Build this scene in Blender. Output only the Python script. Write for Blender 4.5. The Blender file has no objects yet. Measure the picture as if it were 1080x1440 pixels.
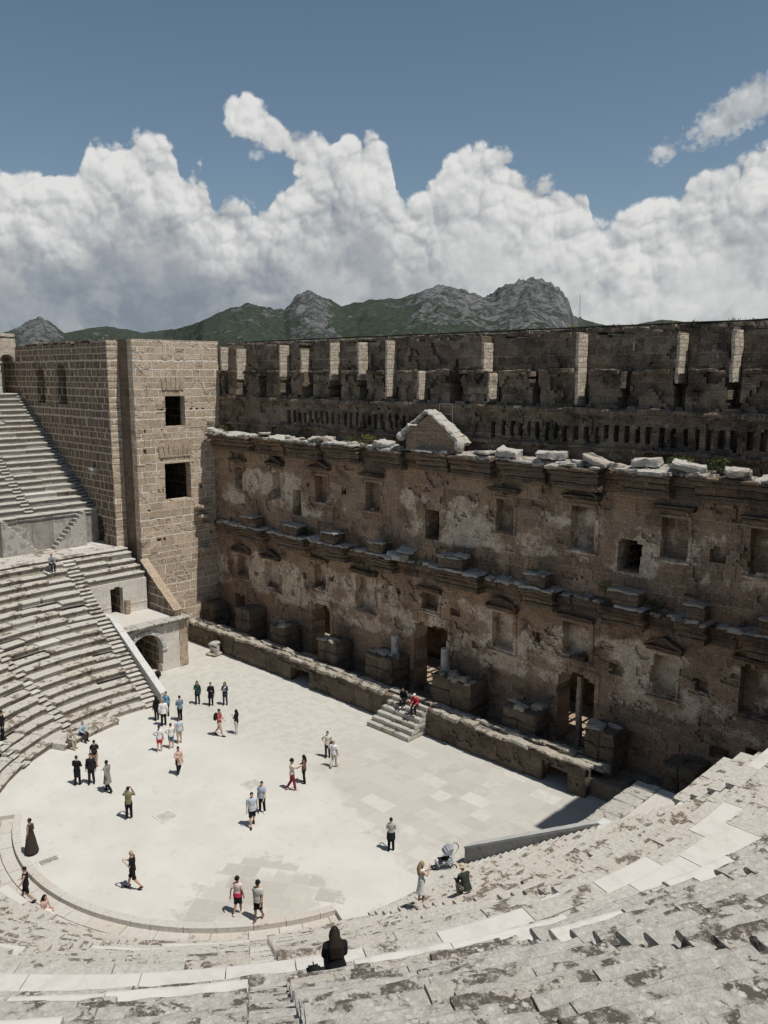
import bpy, bmesh, math, random
import numpy as np
from mathutils import Vector, Matrix
R = math.radians
random.seed(7)
rng = np.random.default_rng(11)
scene = bpy.context.scene
COL = scene.collection

# ------------------------------------------------------------------ noise
def _hash(i, j, k):
    n = (i * 374761393 + j * 668265263 + k * 2147483647 + 1013904223) & 0xFFFFFFFF
    n = ((n ^ (n >> 13)) * 1274126177) & 0xFFFFFFFF
    n = n ^ (n >> 16)
    return (n & 0xFFFF) / 65535.0

def vnoise(p):
    p = np.asarray(p, float)
    f = np.floor(p); t = p - f; t = t * t * (3 - 2 * t)
    i = f.astype(np.int64)
    out = 0
    for a in (0, 1):
        for b in (0, 1):
            for c in (0, 1):
                w = (t[..., 0] if a else 1 - t[..., 0]) * (t[..., 1] if b else 1 - t[..., 1]) * (t[..., 2] if c else 1 - t[..., 2])
                out = out + w * _hash(i[..., 0] + a, i[..., 1] + b, i[..., 2] + c)
    return out * 2 - 1

def fbm(p, oct=4, gain=.5, lac=2.03):
    p = np.asarray(p, float); s = 0; a = 1.0; tot = 0
    for o in range(oct):
        s = s + a * vnoise(p + 17.3 * o); tot += a; a *= gain; p = p * lac
    return s / tot

def ridged(p, oct=5, gain=.5, lac=2.05):
    p = np.asarray(p, float); s = 0; a = 1.0; tot = 0
    for o in range(oct):
        s = s + a * (1 - np.abs(vnoise(p + 9.7 * o))); tot += a; a *= gain; p = p * lac
    return s / tot

# ------------------------------------------------------------------ object helpers
def thing(name, label, cat, loc=(0, 0, 0), rotz=0, group=None):
    o = bpy.data.objects.new(name, None); COL.objects.link(o)
    o.location = loc; o.rotation_euler = (0, 0, rotz); o.empty_display_size = .2
    o['label'] = label; o['category'] = cat
    if group: o['group'] = group
    return o

def tag(o, label, cat, group=None):
    o['label'] = label; o['category'] = cat
    if group: o['group'] = group
    return o

def root_loc(o):
    v = Vector((0, 0, 0))
    while o is not None:
        v = v + Vector(o.location); o = o.parent
    return v

def link(name, me, mat, parent=None, loc=None):
    o = bpy.data.objects.new(name, me)
    if mat is not None:
        for m in (mat if isinstance(mat, (list, tuple)) else [mat]): me.materials.append(m)
    if parent: o.parent = parent
    if loc is not None: o.location = loc
    COL.objects.link(o)
    return o

class MB:
    """collects vertices and faces; build() links them as one mesh (world coordinates in, local coordinates stored)"""
    def __init__(s): s.v = []; s.f = []; s.tone = []; s.n = 0; s.patina = {}
    def add(s, verts, faces, tone=0.5):
        verts = np.asarray(verts, float).reshape(-1, 3)
        s.v.append(verts); k = s.n
        for f in faces:
            s.f.append([int(i) + k for i in f]); s.tone.append(tone)
        s.n += len(verts)
    def build(s, name, mat, parent=None, loc=None, smooth=False, local=False):
        V = np.concatenate(s.v) if s.v else np.zeros((0, 3))
        off = Vector((0, 0, 0))
        if not local:
            if parent is not None: off = root_loc(parent)
            elif loc is not None: off = Vector(loc)
        V = V - np.array(off)
        me = bpy.data.meshes.new(name)
        me.from_pydata(V.tolist(), [], s.f)
        at = me.attributes.new('tone', 'FLOAT', 'FACE')
        at.data.foreach_set('value', np.asarray(s.tone, np.float32))
        if s.patina:
            pa = np.zeros(len(s.f), np.float32); pa[list(s.patina.keys())] = list(s.patina.values())
            me.attributes.new('patina', 'FLOAT', 'FACE').data.foreach_set('value', pa)
        if smooth: me.polygons.foreach_set('use_smooth', [True] * len(me.polygons))
        me.update()
        return link(name, me, mat, parent, loc if parent is None else None)
    # --- shapes
    def box(s, x0, x1, y0, y1, z0, z1, tone=.5):
        v = [(x0, y0, z0), (x1, y0, z0), (x1, y1, z0), (x0, y1, z0), (x0, y0, z1), (x1, y0, z1), (x1, y1, z1), (x0, y1, z1)]
        s.add(v, [(0, 3, 2, 1), (4, 5, 6, 7), (0, 1, 5, 4), (1, 2, 6, 5), (2, 3, 7, 6), (3, 0, 4, 7)], tone)
    def rbox(s, c, size, rz=0, seg=.25, amp=.03, round_=.04, tone=.5, tilt=(0, 0), freq=2.2):
        """weathered block: subdivided box with worn edges and an uneven surface"""
        size = np.array(size, float); n = np.maximum(1, np.ceil(size / seg).astype(int)); n = np.minimum(n, 60)
        idx = {}; V = []; F = []
        def vid(i, j, k):
            key = (i, j, k)
            if key not in idx:
                idx[key] = len(V); V.append((i / n[0] - .5, j / n[1] - .5, k / n[2] - .5))
            return idx[key]
        for a, b, c_ in ((0, 1, 2), (1, 2, 0), (2, 0, 1)):
            for side in (0, n[c_]):
                for i in range(n[a]):
                    for j in range(n[b]):
                        q = []
                        for di, dj in ((0, 0), (1, 0), (1, 1), (0, 1)):
                            t = [0, 0, 0]; t[a] = i + di; t[b] = j + dj; t[c_] = side
                            q.append(vid(*t))
                        F.append(q if side else q[::-1])
        V = np.array(V) * size
        # worn edges
        half = size / 2
        d = half - np.abs(V)
        near = (d < 1e-6).sum(1)
        V = V - np.sign(V) * (near >= 2)[:, None] * (d < 1e-6) * round_ * .6
        ct, st = math.cos(rz), math.sin(rz)
        if tilt[0] or tilt[1]:
            M = np.array(Matrix.Rotation(tilt[0], 3, 'X') @ Matrix.Rotation(tilt[1], 3, 'Y')); V = V @ M.T
        W = np.stack([V[:, 0] * ct - V[:, 1] * st, V[:, 0] * st + V[:, 1] * ct, V[:, 2]], 1) + np.array(c)
        if amp:
            ph = np.array([[3.1, 7.7, 1.9]])
            D = np.stack([fbm(W * freq + 5.1, 3), fbm(W * freq + ph + 31.7, 3), fbm(W * freq + ph * 2 + 77.7, 3)], 1)
            W = W + D * amp * 1.6 * (1 + (near >= 2)[:, None] * 1.2)
        s.add(W, F, tone)
    def prism(s, poly, axis, a, b, tone=.5):
        """extrude a polygon (list of 2-D points) along an axis: 'x' -> points are (y,z), 'y' -> (x,z), 'z' -> (x,y)"""
        n = len(poly); V = []
        for t in (a, b):
            for p in poly:
                V.append({'x': (t, p[0], p[1]), 'y': (p[0], t, p[1]), 'z': (p[0], p[1], t)}[axis])
        F = [list(range(n))[::-1], list(range(n, 2 * n))]
        for i in range(n): F.append((i, (i + 1) % n, n + (i + 1) % n, n + i))
        s.add(V, F, tone)
    def tube(s, pts, rad, seg=8, side=None, cap=True, tone=.5):
        """loft of ellipses through pts; rad items are r or (r_side, r_other)"""
        P = [Vector(p) for p in pts]; V = []; F = []
        for i, p in enumerate(P):
            t = (P[min(i + 1, len(P) - 1)] - P[max(i - 1, 0)])
            if t.length < 1e-9: t = Vector((0, 0, 1))
            t.normalize()
            sd = Vector(side) if side is not None else (Vector((1, 0, 0)) if abs(t.x) < .9 else Vector((0, 1, 0)))
            o = t.cross(sd)
            if o.length < 1e-6: sd = Vector((0, 1, 0)); o = t.cross(sd)
            o.normalize(); sd = o.cross(t).normalized()
            r = rad[i] if not isinstance(rad, (int, float)) else rad
            ra, rb = (r, r) if isinstance(r, (int, float)) else r
            for k in range(seg):
                a = 2 * math.pi * k / seg
                V.append(p + sd * (ra * math.cos(a)) + o * (rb * math.sin(a)))
        n = len(P)
        for i in range(n - 1):
            for k in range(seg):
                a, b = i * seg + k, i * seg + (k + 1) % seg
                F.append((a, b, b + seg, a + seg))
        if cap:
            F.append(list(range(seg))[::-1]); F.append(list(range((n - 1) * seg, n * seg)))
        s.add([tuple(v) for v in V], F, tone)
    def ball(s, c, r, seg=12, rings=8, tone=.5, zmin=-1.0):
        V = []; F = []; c = np.array(c, float); r = np.array(r if hasattr(r, '__len__') else (r, r, r), float)
        for i in range(rings + 1):
            th = math.pi * i / rings; zz = max(math.cos(th), zmin)
            for k in range(seg):
                a = 2 * math.pi * k / seg
                V.append(c + r * np.array([math.sin(th) * math.cos(a), math.sin(th) * math.sin(a), zz]))
        for i in range(rings):
            for k in range(seg):
                a, b = i * seg + k, i * seg + (k + 1) % seg
                F.append((a, a + seg, b + seg, b))
        s.add(V, F, tone)

def panel(mb, origin, U, Nn, width, height, cell, depth_fn, thick, breaks_u=(), breaks_v=(), removed_fn=None, amp=.02, freq=1.6, tone=.5):
    """a wall built as cells: front face along U x Z facing Nn, each cell set back by depth_fn(u,v); depth >= thick means an opening"""
    origin = np.array(origin, float); U = np.array(U, float); Nn = np.array(Nn, float)
    def lines(L, br):
        n = max(2, int(round(L / cell))); g = np.linspace(0, L, n + 1)
        for b in br:
            if 0 < b < L: g[np.argmin(np.abs(g - b))] = b
        g[0] = 0; g[-1] = L
        return np.unique(np.round(g, 4))
    gu = lines(width, breaks_u); gv = lines(height, breaks_v)
    cu = (gu[1:] + gu[:-1]) / 2; cv = (gv[1:] + gv[:-1]) / 2
    A, B = np.meshgrid(cu, cv, indexing='ij')
    D = np.minimum(depth_fn(A, B), thick)
    if removed_fn is not None: D = np.where(removed_fn(A, B), thick, D)
    nu, nv = len(cu), len(cv)
    Dp = np.full((nu + 2, nv + 2), thick, float); Dp[1:-1, 1:-1] = D
    def P(u, v, d):
        return origin + u[..., None] * U + np.array([0, 0, 1.0]) * v[..., None] - d[..., None] * Nn
    quads = []
    full = D < thick - 1e-6
    I, J = np.nonzero(full)
    d = D[I, J]
    u0, u1, v0, v1 = gu[I], gu[I + 1], gv[J], gv[J + 1]
    th = np.full_like(d, thick)
    quads.append((np.stack([P(u0, v0, d), P(u1, v0, d), P(u1, v1, d), P(u0, v1, d)], 1)))
    quads.append((np.stack([P(u0, v0, th), P(u0, v1, th), P(u1, v1, th), P(u1, v0, th)], 1)))
    # sides where a neighbour is deeper
    for di, dj in ((1, 0), (-1, 0), (0, 1), (0, -1)):
        dn = Dp[1 + I + di, 1 + J + dj]
        s = dn > d + 1e-4
        if not s.any(): continue
        a, b, w0, w1 = u0[s], u1[s], v0[s], v1[s]; d0 = d[s]; d1 = dn[s]
        if di == 1: q = [P(b, w0, d0), P(b, w0, d1), P(b, w1, d1), P(b, w1, d0)]
        elif di == -1: q = [P(a, w0, d1), P(a, w0, d0), P(a, w1, d0), P(a, w1, d1)]
        elif dj == 1: q = [P(a, w1, d0), P(b, w1, d0), P(b, w1, d1), P(a, w1, d1)]
        else: q = [P(a, w0, d1), P(b, w0, d1), P(b, w0, d0), P(a, w0, d0)]
        quads.append(np.stack(q, 1))
    Q = np.concatenate(quads); V = Q.reshape(-1, 3)
    # orient consistently
    if np.dot(np.cross(U, [0, 0, 1.0]), Nn) < 0: Q = Q[:, ::-1]; V = Q.reshape(-1, 3)
    if amp:
        n1 = fbm(V * freq, 4); n2 = fbm(V * freq + 41.3, 3); n3 = fbm(V * freq + 93.1, 3)
        V = V + Nn * (n1 * amp * 1.8)[:, None] + U * (n2 * amp * 1.3)[:, None] + np.array([0, 0, 1.0]) * (n3 * amp * 1.3)[:, None]
    # merge doubles by rounding
    key = np.round(V, 4)
    uq, inv = np.unique(key, axis=0, return_inverse=True)
    inv = inv.reshape(-1, 4)
    good = np.array([len(set(r)) == 4 for r in inv.tolist()])
    mb.add(uq, inv[good].tolist(), tone)

# ------------------------------------------------------------------ node helpers
class T:
    def __init__(s, tree): s.t = tree
    def node(s, typ, props=None, ins=None):
        n = s.t.nodes.new(typ)
        for k, v in (props or {}).items(): setattr(n, k, v)
        for k, v in (ins or {}).items(): s.put(n.inputs[k], v)
        return n
    def put(s, sock, v):
        if isinstance(v, bpy.types.NodeSocket): s.t.links.new(v, sock)
        else:
            if sock.type == 'RGBA' and len(v) == 3: v = (*v, 1)
            sock.default_value = v
    def m(s, op, a, b=None, c=None, clamp=False):
        n = s.node('ShaderNodeMath', {'operation': op, 'use_clamp': clamp})
        for i, x in enumerate((a, b, c)):
            if x is not None: s.put(n.inputs[i], x)
        return n.outputs[0]
    def vm(s, op, a, b=None):
        n = s.node('ShaderNodeVectorMath', {'operation': op})
        s.put(n.inputs[0], a)
        if b is not None: s.put(n.inputs[3 if op == 'SCALE' else 1], b)
        return n.outputs[0]
    def mix(s, f, a, b, blend='MIX'):
        n = s.node('ShaderNodeMix', {'data_type': 'RGBA', 'blend_type': blend, 'clamp_factor': True})
        s.put(n.inputs[0], f); s.put(n.inputs[6], a); s.put(n.inputs[7], b)
        return n.outputs[2]
    def noise(s, vec, scale, detail=4, rough=.55, dist=0.0, out=0):
        n = s.node('ShaderNodeTexNoise', None, {'Scale': scale, 'Detail': detail, 'Roughness': rough, 'Distortion': dist})
        s.put(n.inputs['Vector'], vec)
        return n.outputs[out]
    def vor(s, vec, scale, feature='F1', out='Distance', rnd=1.0, **kw):
        n = s.node('ShaderNodeTexVoronoi', {'feature': feature}, {'Scale': scale, 'Randomness': rnd})
        s.put(n.inputs['Vector'], vec)
        return n.outputs[out]
    def ss(s, x, a, b, lo=0.0, hi=1.0):
        n = s.node('ShaderNodeMapRange', {'interpolation_type': 'SMOOTHSTEP'})
        for k, v in (('Value', x), ('From Min', a), ('From Max', b), ('To Min', lo), ('To Max', hi)): s.put(n.inputs[k], v)
        return n.outputs[0]
    def sep(s, v):
        n = s.node('ShaderNodeSeparateXYZ'); s.put(n.inputs[0], v); return n.outputs
    def comb(s, x, y, z):
        n = s.node('ShaderNodeCombineXYZ')
        for i, q in enumerate((x, y, z)): s.put(n.inputs[i], q)
        return n.outputs[0]
    def pos(s): return s.node('ShaderNodeNewGeometry').outputs['Position']
    def nor(s): return s.node('ShaderNodeNewGeometry').outputs['True Normal']
    def objpos(s): return s.node('ShaderNodeTexCoord').outputs['Object']
    def attr(s, name): return s.node('ShaderNodeAttribute', {'attribute_name': name}).outputs['Fac']
    def bump(s, h, strength=.5, dist=.05):
        return s.node('ShaderNodeBump', None, {'Strength': strength, 'Distance': dist, 'Height': h}).outputs[0]

def new_mat(name):
    m = bpy.data.materials.new(name); m.use_nodes = True
    nt = m.node_tree; nt.nodes.clear()
    t = T(nt)
    out = t.node('ShaderNodeOutputMaterial'); bs = t.node('ShaderNodeBsdfPrincipled')
    nt.links.new(bs.outputs[0], out.inputs[0])
    bs.inputs['Roughness'].default_value = .9
    if 'Specular IOR Level' in bs.inputs: bs.inputs['Specular IOR Level'].default_value = .15
    return m, t, bs

def wall_uv(t):
    p = t.sep(t.pos()); n = t.sep(t.nor())
    ax = t.m('GREATER_THAN', t.m('ABSOLUTE', n[0]), .6)
    u = t.m('ADD', t.m('MULTIPLY', p[1], ax), t.m('MULTIPLY', p[0], t.m('SUBTRACT', 1.0, ax)))
    top = t.m('GREATER_THAN', t.m('ABSOLUTE', n[2]), .7)
    v = t.m('ADD', t.m('MULTIPLY', p[1], top), t.m('MULTIPLY', p[2], t.m('SUBTRACT', 1.0, top)))
    return u, v, p

def masonry(name, c1, c2, cm, bw=1.1, bh=.5, ms=.03, bump=.6, dark=(.05, .045, .04), dark_amt=.4, dark_scale=.5,
            plaster=None, warm=None, grain=.8, lich=0.0, mortar_amt=1.0, offs=(0, 0), streak=0.0, wob=.07):
    m, t, bs = new_mat(name)
    u, v, p = wall_uv(t)
    P = t.pos()
    wob1 = t.m('MULTIPLY', t.m('SUBTRACT', t.noise(P, 1.3, 3), .5), wob * 2)
    wob2 = t.m('MULTIPLY', t.m('SUBTRACT', t.noise(t.vm('ADD', P, (13.1, 5.2, 8.8)), 1.6, 3), .5), wob * 2)
    # courses of unequal height and stones of unequal length
    v2 = t.m('ADD', v, t.m('MULTIPLY', t.m('SUBTRACT', t.noise(t.comb(0.0, t.m('MULTIPLY', v, 1.0), 7.7), .8, 1, .5), .5), .9))
    rowi = t.m('FLOOR', t.m('DIVIDE', v2, bh))
    u2 = t.m('ADD', u, t.m('MULTIPLY', t.m('SUBTRACT', t.noise(t.comb(u, t.m('MULTIPLY', rowi, 5.37), 2.2), .55, 1, .5), .5), 2.2))
    vec = t.comb(t.m('ADD', t.m('ADD', u2, offs[0]), wob1), t.m('ADD', t.m('ADD', v2, offs[1]), wob2), 0.0)
    br = t.node('ShaderNodeTexBrick', {'offset': .43, 'offset_frequency': 2, 'squash': .68, 'squash_frequency': 3},
                {'Scale': 1.0, 'Mortar Size': ms, 'Mortar Smooth': .35, 'Bias': 0.0, 'Brick Width': bw, 'Row Height': bh,
                 'Color1': (0, 0, 0), 'Color2': (1, 1, 1), 'Mortar': (.5, .5, .5)})
    t.put(br.inputs['Vector'], vec)
    rnd = t.sep(br.outputs['Color'])[0]; fac = br.outputs['Fac']
    nA = t.noise(P, 3.5, 7, .68); nB = t.noise(P, dark_scale, 8, .68, .2); nC = t.noise(P, 11, 6, .72)
    base = t.mix(t.m('ADD', t.m('MULTIPLY', rnd, .7), t.m('MULTIPLY', t.m('SUBTRACT', nA, .35), .9), clamp=True), c1, c2)
    if warm is not None:
        base = t.mix(t.ss(t.noise(t.vm('ADD', P, (50, 0, 0)), .45, 4, .6), .5, .68), base, warm)
    mfac = t.m('MULTIPLY', t.ss(t.m('MULTIPLY', fac, t.m('ADD', .55, t.m('MULTIPLY', nA, .9))), .25, .7), mortar_amt)
    base = t.mix(mfac, base, cm)
    hgt = t.m('ADD', t.m('MULTIPLY', t.m('SUBTRACT', 1.0, fac), .55), t.m('ADD', t.m('MULTIPLY', nA, .5), t.m('MULTIPLY', nC, .25)))
    # dark growth / soot with shapes of its own
    dk = t.ss(nB, .62 - dark_amt * .22, .75 - dark_amt * .1)
    dk = t.m('MULTIPLY', dk, t.m('ADD', .35, nA), clamp=True)
    base = t.mix(t.m('MULTIPLY', dk, .85), base, dark)
    if streak:
        sv = t.comb(t.m('MULTIPLY', u, 1.5), t.m('MULTIPLY', v, .22), 3.3)
        st = t.ss(t.noise(sv, 1.0, 5, .62), .54, .72)
        base = t.mix(t.m('MULTIPLY', st, streak), base, dark)
    if plaster is not None:
        pn = t.noise(t.vm('ADD', P, (7.7, 3, 21)), plaster.get('scale', .33), 9, .68, .15)
        zb = 0.0
        for (z0, z1, a) in plaster['bands']:
            w = t.m('MULTIPLY', t.ss(p[2], z0, z0 + 1.3), t.ss(p[2], z1 - 1.0, z1 + .6, 1.0, 0.0))
            zb = t.m('MAXIMUM', zb, t.m('MULTIPLY', w, a))
        pm = t.ss(t.m('ADD', pn, t.m('MULTIPLY', t.m('SUBTRACT', zb, 1.0), .34)), .468, .535)
        pc = t.mix(t.ss(t.noise(P, 1.6, 8, .72), .38, .60), plaster['c1'], plaster['c2'])
        pc = t.mix(t.m('MULTIPLY', t.ss(t.noise(t.vm('ADD', P, (0, 9, 0)), .8, 5, .6), .55, .7), .6), pc, plaster['c3'])
        base = t.mix(pm, base, pc)
        hgt = t.m('ADD', t.m('MULTIPLY', hgt, t.m('SUBTRACT', 1.0, t.m('MULTIPLY', pm, .75))), t.m('MULTIPLY', pm, .5))
    if lich:
        ln = t.noise(t.vm('ADD', P, (31, 17, 5)), 2.4, 9, .76)
        base = t.mix(t.m('MULTIPLY', t.ss(ln, .56, .64), lich), base, (.30, .275, .235))
    # fine grain
    base = t.mix(grain, base, t.mix(t.ss(nC, .3, .7), (.22, .22, .22), (.80, .80, .80)), 'OVERLAY')
    t.put(bs.inputs['Base Color'], base)
    t.put(bs.inputs['Normal'], t.bump(hgt, bump, .07))
    return m

def seat_stone(name, old1, old2, dark, new, warm, dark_lo=.53, spot=.6, scale=1.0, place=0.0):
    """weathered limestone seating: pale stone, grey-black lichen, pinkish blocks and new white marble chosen by the block's own tone"""
    m, t, bs = new_mat(name)
    P = t.pos(); tone = t.attr('tone')
    P2 = t.vm('ADD', P, t.comb(t.m('MULTIPLY', tone, 37.0), t.m('MULTIPLY', tone, 11.0), 0.0))
    n1 = t.noise(P2, 1.5 * scale, 9, .70, .3); n2 = t.noise(P, 7.0 * scale, 7, .72); n3 = t.noise(P, 30, 5, .7)
    shift = t.m('MULTIPLY', t.ss(t.sep(P)[0], 12.0, -8.0), place)
    base = t.mix(t.ss(n2, .3, .7), old1, old2)
    base = t.mix(t.m('MULTIPLY', t.ss(tone, .45, .75), .5), base, warm)
    lich = t.ss(t.m('ADD', n1, t.m('SUBTRACT', t.m('MULTIPLY', t.m('SUBTRACT', tone, .5), .12), shift)), dark_lo, dark_lo + .045)
    lich = t.m('MULTIPLY', lich, t.m('ADD', .30, t.ss(n2, .36, .58)), clamp=True)
    base = t.mix(lich, base, dark)
    sp = t.vor(t.vm('ADD', P, t.vm('SCALE', t.node('ShaderNodeTexNoise', None, {'Scale': 9.0, 'Detail': 3}).outputs['Color'], .16)), 7.5, 'F1')
    spm = t.m('MULTIPLY', t.ss(t.m('ADD', sp, t.m('MULTIPLY', n3, .5)), .56, .46), t.ss(t.noise(t.vm('ADD', P, (0, 0, 30)), 1.1, 4), .44, .56))
    sp2 = t.ss(t.noise(t.vm('ADD', P, (9, 4, 0)), 16, 4, .65), .60, .66)
    spm = t.m('MAXIMUM', spm, t.m('MULTIPLY', sp2, .8))
    base = t.mix(t.m('MULTIPLY', spm, spot), base, new)
    isnew = t.m('GREATER_THAN', tone, .86)
    pat = t.m('MULTIPLY', t.attr('patina'), t.ss(t.noise(P2, 2.6, 6, .7), .30, .46))
    base = t.mix(t.m('MULTIPLY', pat, .52), base, tuple(x * 1.0 for x in dark))
    nb = t.mix(t.m('MULTIPLY', t.ss(n1, .44, .66), .45), new, old1)
    base = t.mix(isnew, base, nb)
    base = t.mix(t.m('SUBTRACT', .6, t.m('MULTIPLY', isnew, .4)), base, t.mix(n3, (.22, .22, .22), (.8, .8, .8)), 'OVERLAY')
    t.put(bs.inputs['Base Color'], base)
    h = t.m('ADD', t.m('MULTIPLY', n2, .8), t.m('MULTIPLY', n3, .35))
    bp = t.node('ShaderNodeBump', None, {'Distance': .10, 'Height': h})
    t.put(bp.inputs['Strength'], t.m('SUBTRACT', .75, t.m('MULTIPLY', isnew, .62)))
    t.put(bs.inputs['Normal'], bp.outputs[0])
    return m

_plain = {}
def cloth(c, rough=.85, var=.25):
    key = (tuple(round(x, 3) for x in c), rough)
    if key in _plain: return _plain[key]
    m, t, bs = new_mat('fabric')
    n = t.noise(t.objpos(), 9, 4, .6)
    t.put(bs.inputs['Base Color'], t.mix(n, tuple(x * (1 - var) for x in c), tuple(min(1, x * (1 + var)) for x in c)))
    t.put(bs.inputs['Normal'], t.bump(n, .35, .02))
    bs.inputs['Roughness'].default_value = rough
    _plain[key] = m
    return m
# ------------------------------------------------------------------ camera, sun, sky
CAM = Vector((34.5, -25.0, 22.0))
FW = Vector((-0.690056, 0.704619, -0.165083)).normalized()
cam_d = bpy.data.cameras.new('camera'); cam = bpy.data.objects.new('camera', cam_d); COL.objects.link(cam)
cam.location = CAM; cam.rotation_euler = FW.to_track_quat('-Z', 'Y').to_euler()
cam_d.sensor_fit = 'VERTICAL'; cam_d.sensor_height = 36; cam_d.lens = 36 * 1165 / 1440
cam_d.clip_start = .1; cam_d.clip_end = 20000
scene.camera = cam

SUN_EL, SUN_AZ = 66.0, 9.5
sd = Vector((math.cos(R(SUN_EL)) * math.cos(R(SUN_AZ)), math.cos(R(SUN_EL)) * math.sin(R(SUN_AZ)), math.sin(R(SUN_EL))))
sl = bpy.data.lights.new('sun', 'SUN'); sl.energy = 5.0; sl.angle = R(.5); sl.color = (1, .955, .88)
so = bpy.data.objects.new('sun', sl); COL.objects.link(so); so.location = (0, 0, 60)
so.rotation_euler = sd.to_track_quat('Z', 'Y').to_euler()

scene.view_settings.view_transform = 'Standard'; scene.view_settings.look = 'None'
scene.view_settings.gamma = 1.0
scene.render.engine = 'CYCLES'

def build_world():
    w = bpy.data.worlds.new('World'); scene.world = w; w.use_nodes = True
    nt = w.node_tree; nt.nodes.clear(); t = T(nt)
    out = t.node('ShaderNodeOutputWorld')
    sky = t.node('ShaderNodeTexSky', {'sky_type': 'NISHITA', 'sun_disc': False, 'sun_elevation': R(SUN_EL), 'sun_rotation': R(90 - SUN_AZ),
                                      'altitude': 100, 'air_density': 1.0, 'dust_density': .35, 'ozone_density': 1.0})
    hs = t.node('ShaderNodeHueSaturation', None, {'Hue': .491, 'Saturation': SKY_SAT, 'Value': 1.0, 'Color': sky.outputs[0]})
    bg1 = t.node('ShaderNodeBackground', None, {'Strength': SKY_STR, 'Color': hs.outputs[0]})
    d = t.sep(t.vm('NORMALIZE', t.node('ShaderNodeTexCoord').outputs['Generated']))
    az = t.m('MULTIPLY', t.m('ARCTAN2', d[1], d[0]), 57.29578)
    el = t.m('MULTIPLY', t.m('ARCSINE', d[2]), 57.29578)
    q = t.comb(az, el, 0.0)
    w1 = t.noise(q, .4, 3, .5); w2 = t.noise(t.vm('ADD', q, (40, 7, 3)), .4, 3, .5)
    f1 = t.noise(q, 2.2, 4, .6); f2 = t.noise(t.vm('ADD', q, (11, 23, 5)), 2.2, 4, .6)
    wx = t.m('ADD', t.m('MULTIPLY', t.m('SUBTRACT', w1, .5), 1.3), t.m('MULTIPLY', t.m('SUBTRACT', f1, .5), .45))
    wy = t.m('ADD', t.m('MULTIPLY', t.m('SUBTRACT', w2, .5), 1.0), t.m('MULTIPLY', t.m('SUBTRACT', f2, .5), .45))
    qa = t.comb(t.m('ADD', az, wx), t.m('ADD', el, wy), 0.0)
    def dome(vec, sc):
        d_ = t.vor(vec, sc, 'F1'); return t.m('SUBTRACT', 1.0, t.m('MULTIPLY', d_, d_))
    def billow(vec, k=1.0):
        a = dome(vec, .40); b = dome(t.vm('ADD', vec, (5.3, 2.2, 0)), .95); c = dome(t.vm('ADD', vec, (1.7, 9.1, 0)), 2.3)
        return t.m('ADD', t.m('MULTIPLY', a, 1.25), t.m('ADD', t.m('MULTIPLY', b, .55), t.m('MULTIPLY', c, .20)))
    B1 = billow(qa); B2 = billow(t.vm('ADD', qa, (-.20, .34, 0)))
    # top outline of the cumulus bank: height (degrees) against azimuth (degrees)
    fc = t.node('ShaderNodeFloatCurve')
    cv = fc.mapping.curves[0]
    pts = [(80, 2.5), (92, 5.0), (98, 11.0), (100, 13.2), (106, 13.4), (108, 13.8), (110.8, 13.5), (112, 13.3), (113.9, 12.9), (115.1, 12.3), (115.9, 11.3), (117.6, 10.9), (118.4, 10.3), (119.7, 10.3), (120.6, 10.3),
           (121.2, 11.0), (121.4, 12.2), (122.46, 12.7), (125, 13.4), (126.1, 13.9), (127, 14.7), (128.4, 14.8), (129.3, 14.5), (130.2, 13.7), (131.6, 12.4), (133.0, 11.6),
           (133.7, 12.6), (134.2, 14.6), (135.2, 15.3), (136.3, 15.5), (137.2, 15.0), (138.6, 13.8), (140.9, 12.6), (141.6, 12.1), (142.3, 11.2), (144.1, 11.8), (145.3, 11.8),
           (146.3, 13.0), (147.2, 12.4), (147.7, 13.4), (149.3, 14.7), (151.3, 14.3), (151.9, 13.9), (153.1, 14.1), (153.6, 12.4), (155.7, 12.2), (158.1, 12.2), (162, 11), (168, 10), (176, 5), (188, 2.5)]
    A0, A1 = 80.0, 188.0
    cp = [((a - A0) / (A1 - A0), h / 20.0) for a, h in pts]
    cv.points[0].location = (0, cp[0][1]); cv.points[1].location = (1, cp[-1][1])
    for x, y in cp: cv.points.new(x, y)
    for p in cv.points: p.handle_type = 'AUTO_CLAMPED'
    fc.mapping.use_clip = False; fc.mapping.update()
    aw = t.m('ADD', az, t.m('MULTIPLY', wx, .35))
    t.put(fc.inputs['Value'], t.m('DIVIDE', t.m('SUBTRACT', aw, A0), A1 - A0, clamp=True))
    H = t.m('MULTIPLY', fc.outputs[0], 20.0)
    S = t.m('SUBTRACT', t.m('SUBTRACT', H, .35), el)
    def ell(a0, e0, ra, re, ang):
        dx = t.m('SUBTRACT', t.m('ADD', az, t.m('MULTIPLY', wx, .5)), a0); dy = t.m('SUBTRACT', t.m('ADD', el, t.m('MULTIPLY', wy, .5)), e0)
        c, s_ = math.cos(R(ang)), math.sin(R(ang))
        x = t.m('DIVIDE', t.m('ADD', t.m('MULTIPLY', dx, c), t.m('MULTIPLY', dy, s_)), ra)
        y = t.m('DIVIDE', t.m('SUBTRACT', t.m('MULTIPLY', dy, c), t.m('MULTIPLY', dx, s_)), re)
        return t.m('MULTIPLY', t.m('SUBTRACT', 1.0, t.m('SQRT', t.m('ADD', t.m('MULTIPLY', x, x), t.m('MULTIPLY', y, y)))), min(ra, re))
    for e in ((143.5, 15.9, 1.7, 1.6, 0), (141.7, 14.9, 2.9, 1.5, 30), (139.8, 13.8, 2.8, 1.6, 35)):
        S = t.m('MAXIMUM', S, ell(*e))
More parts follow.
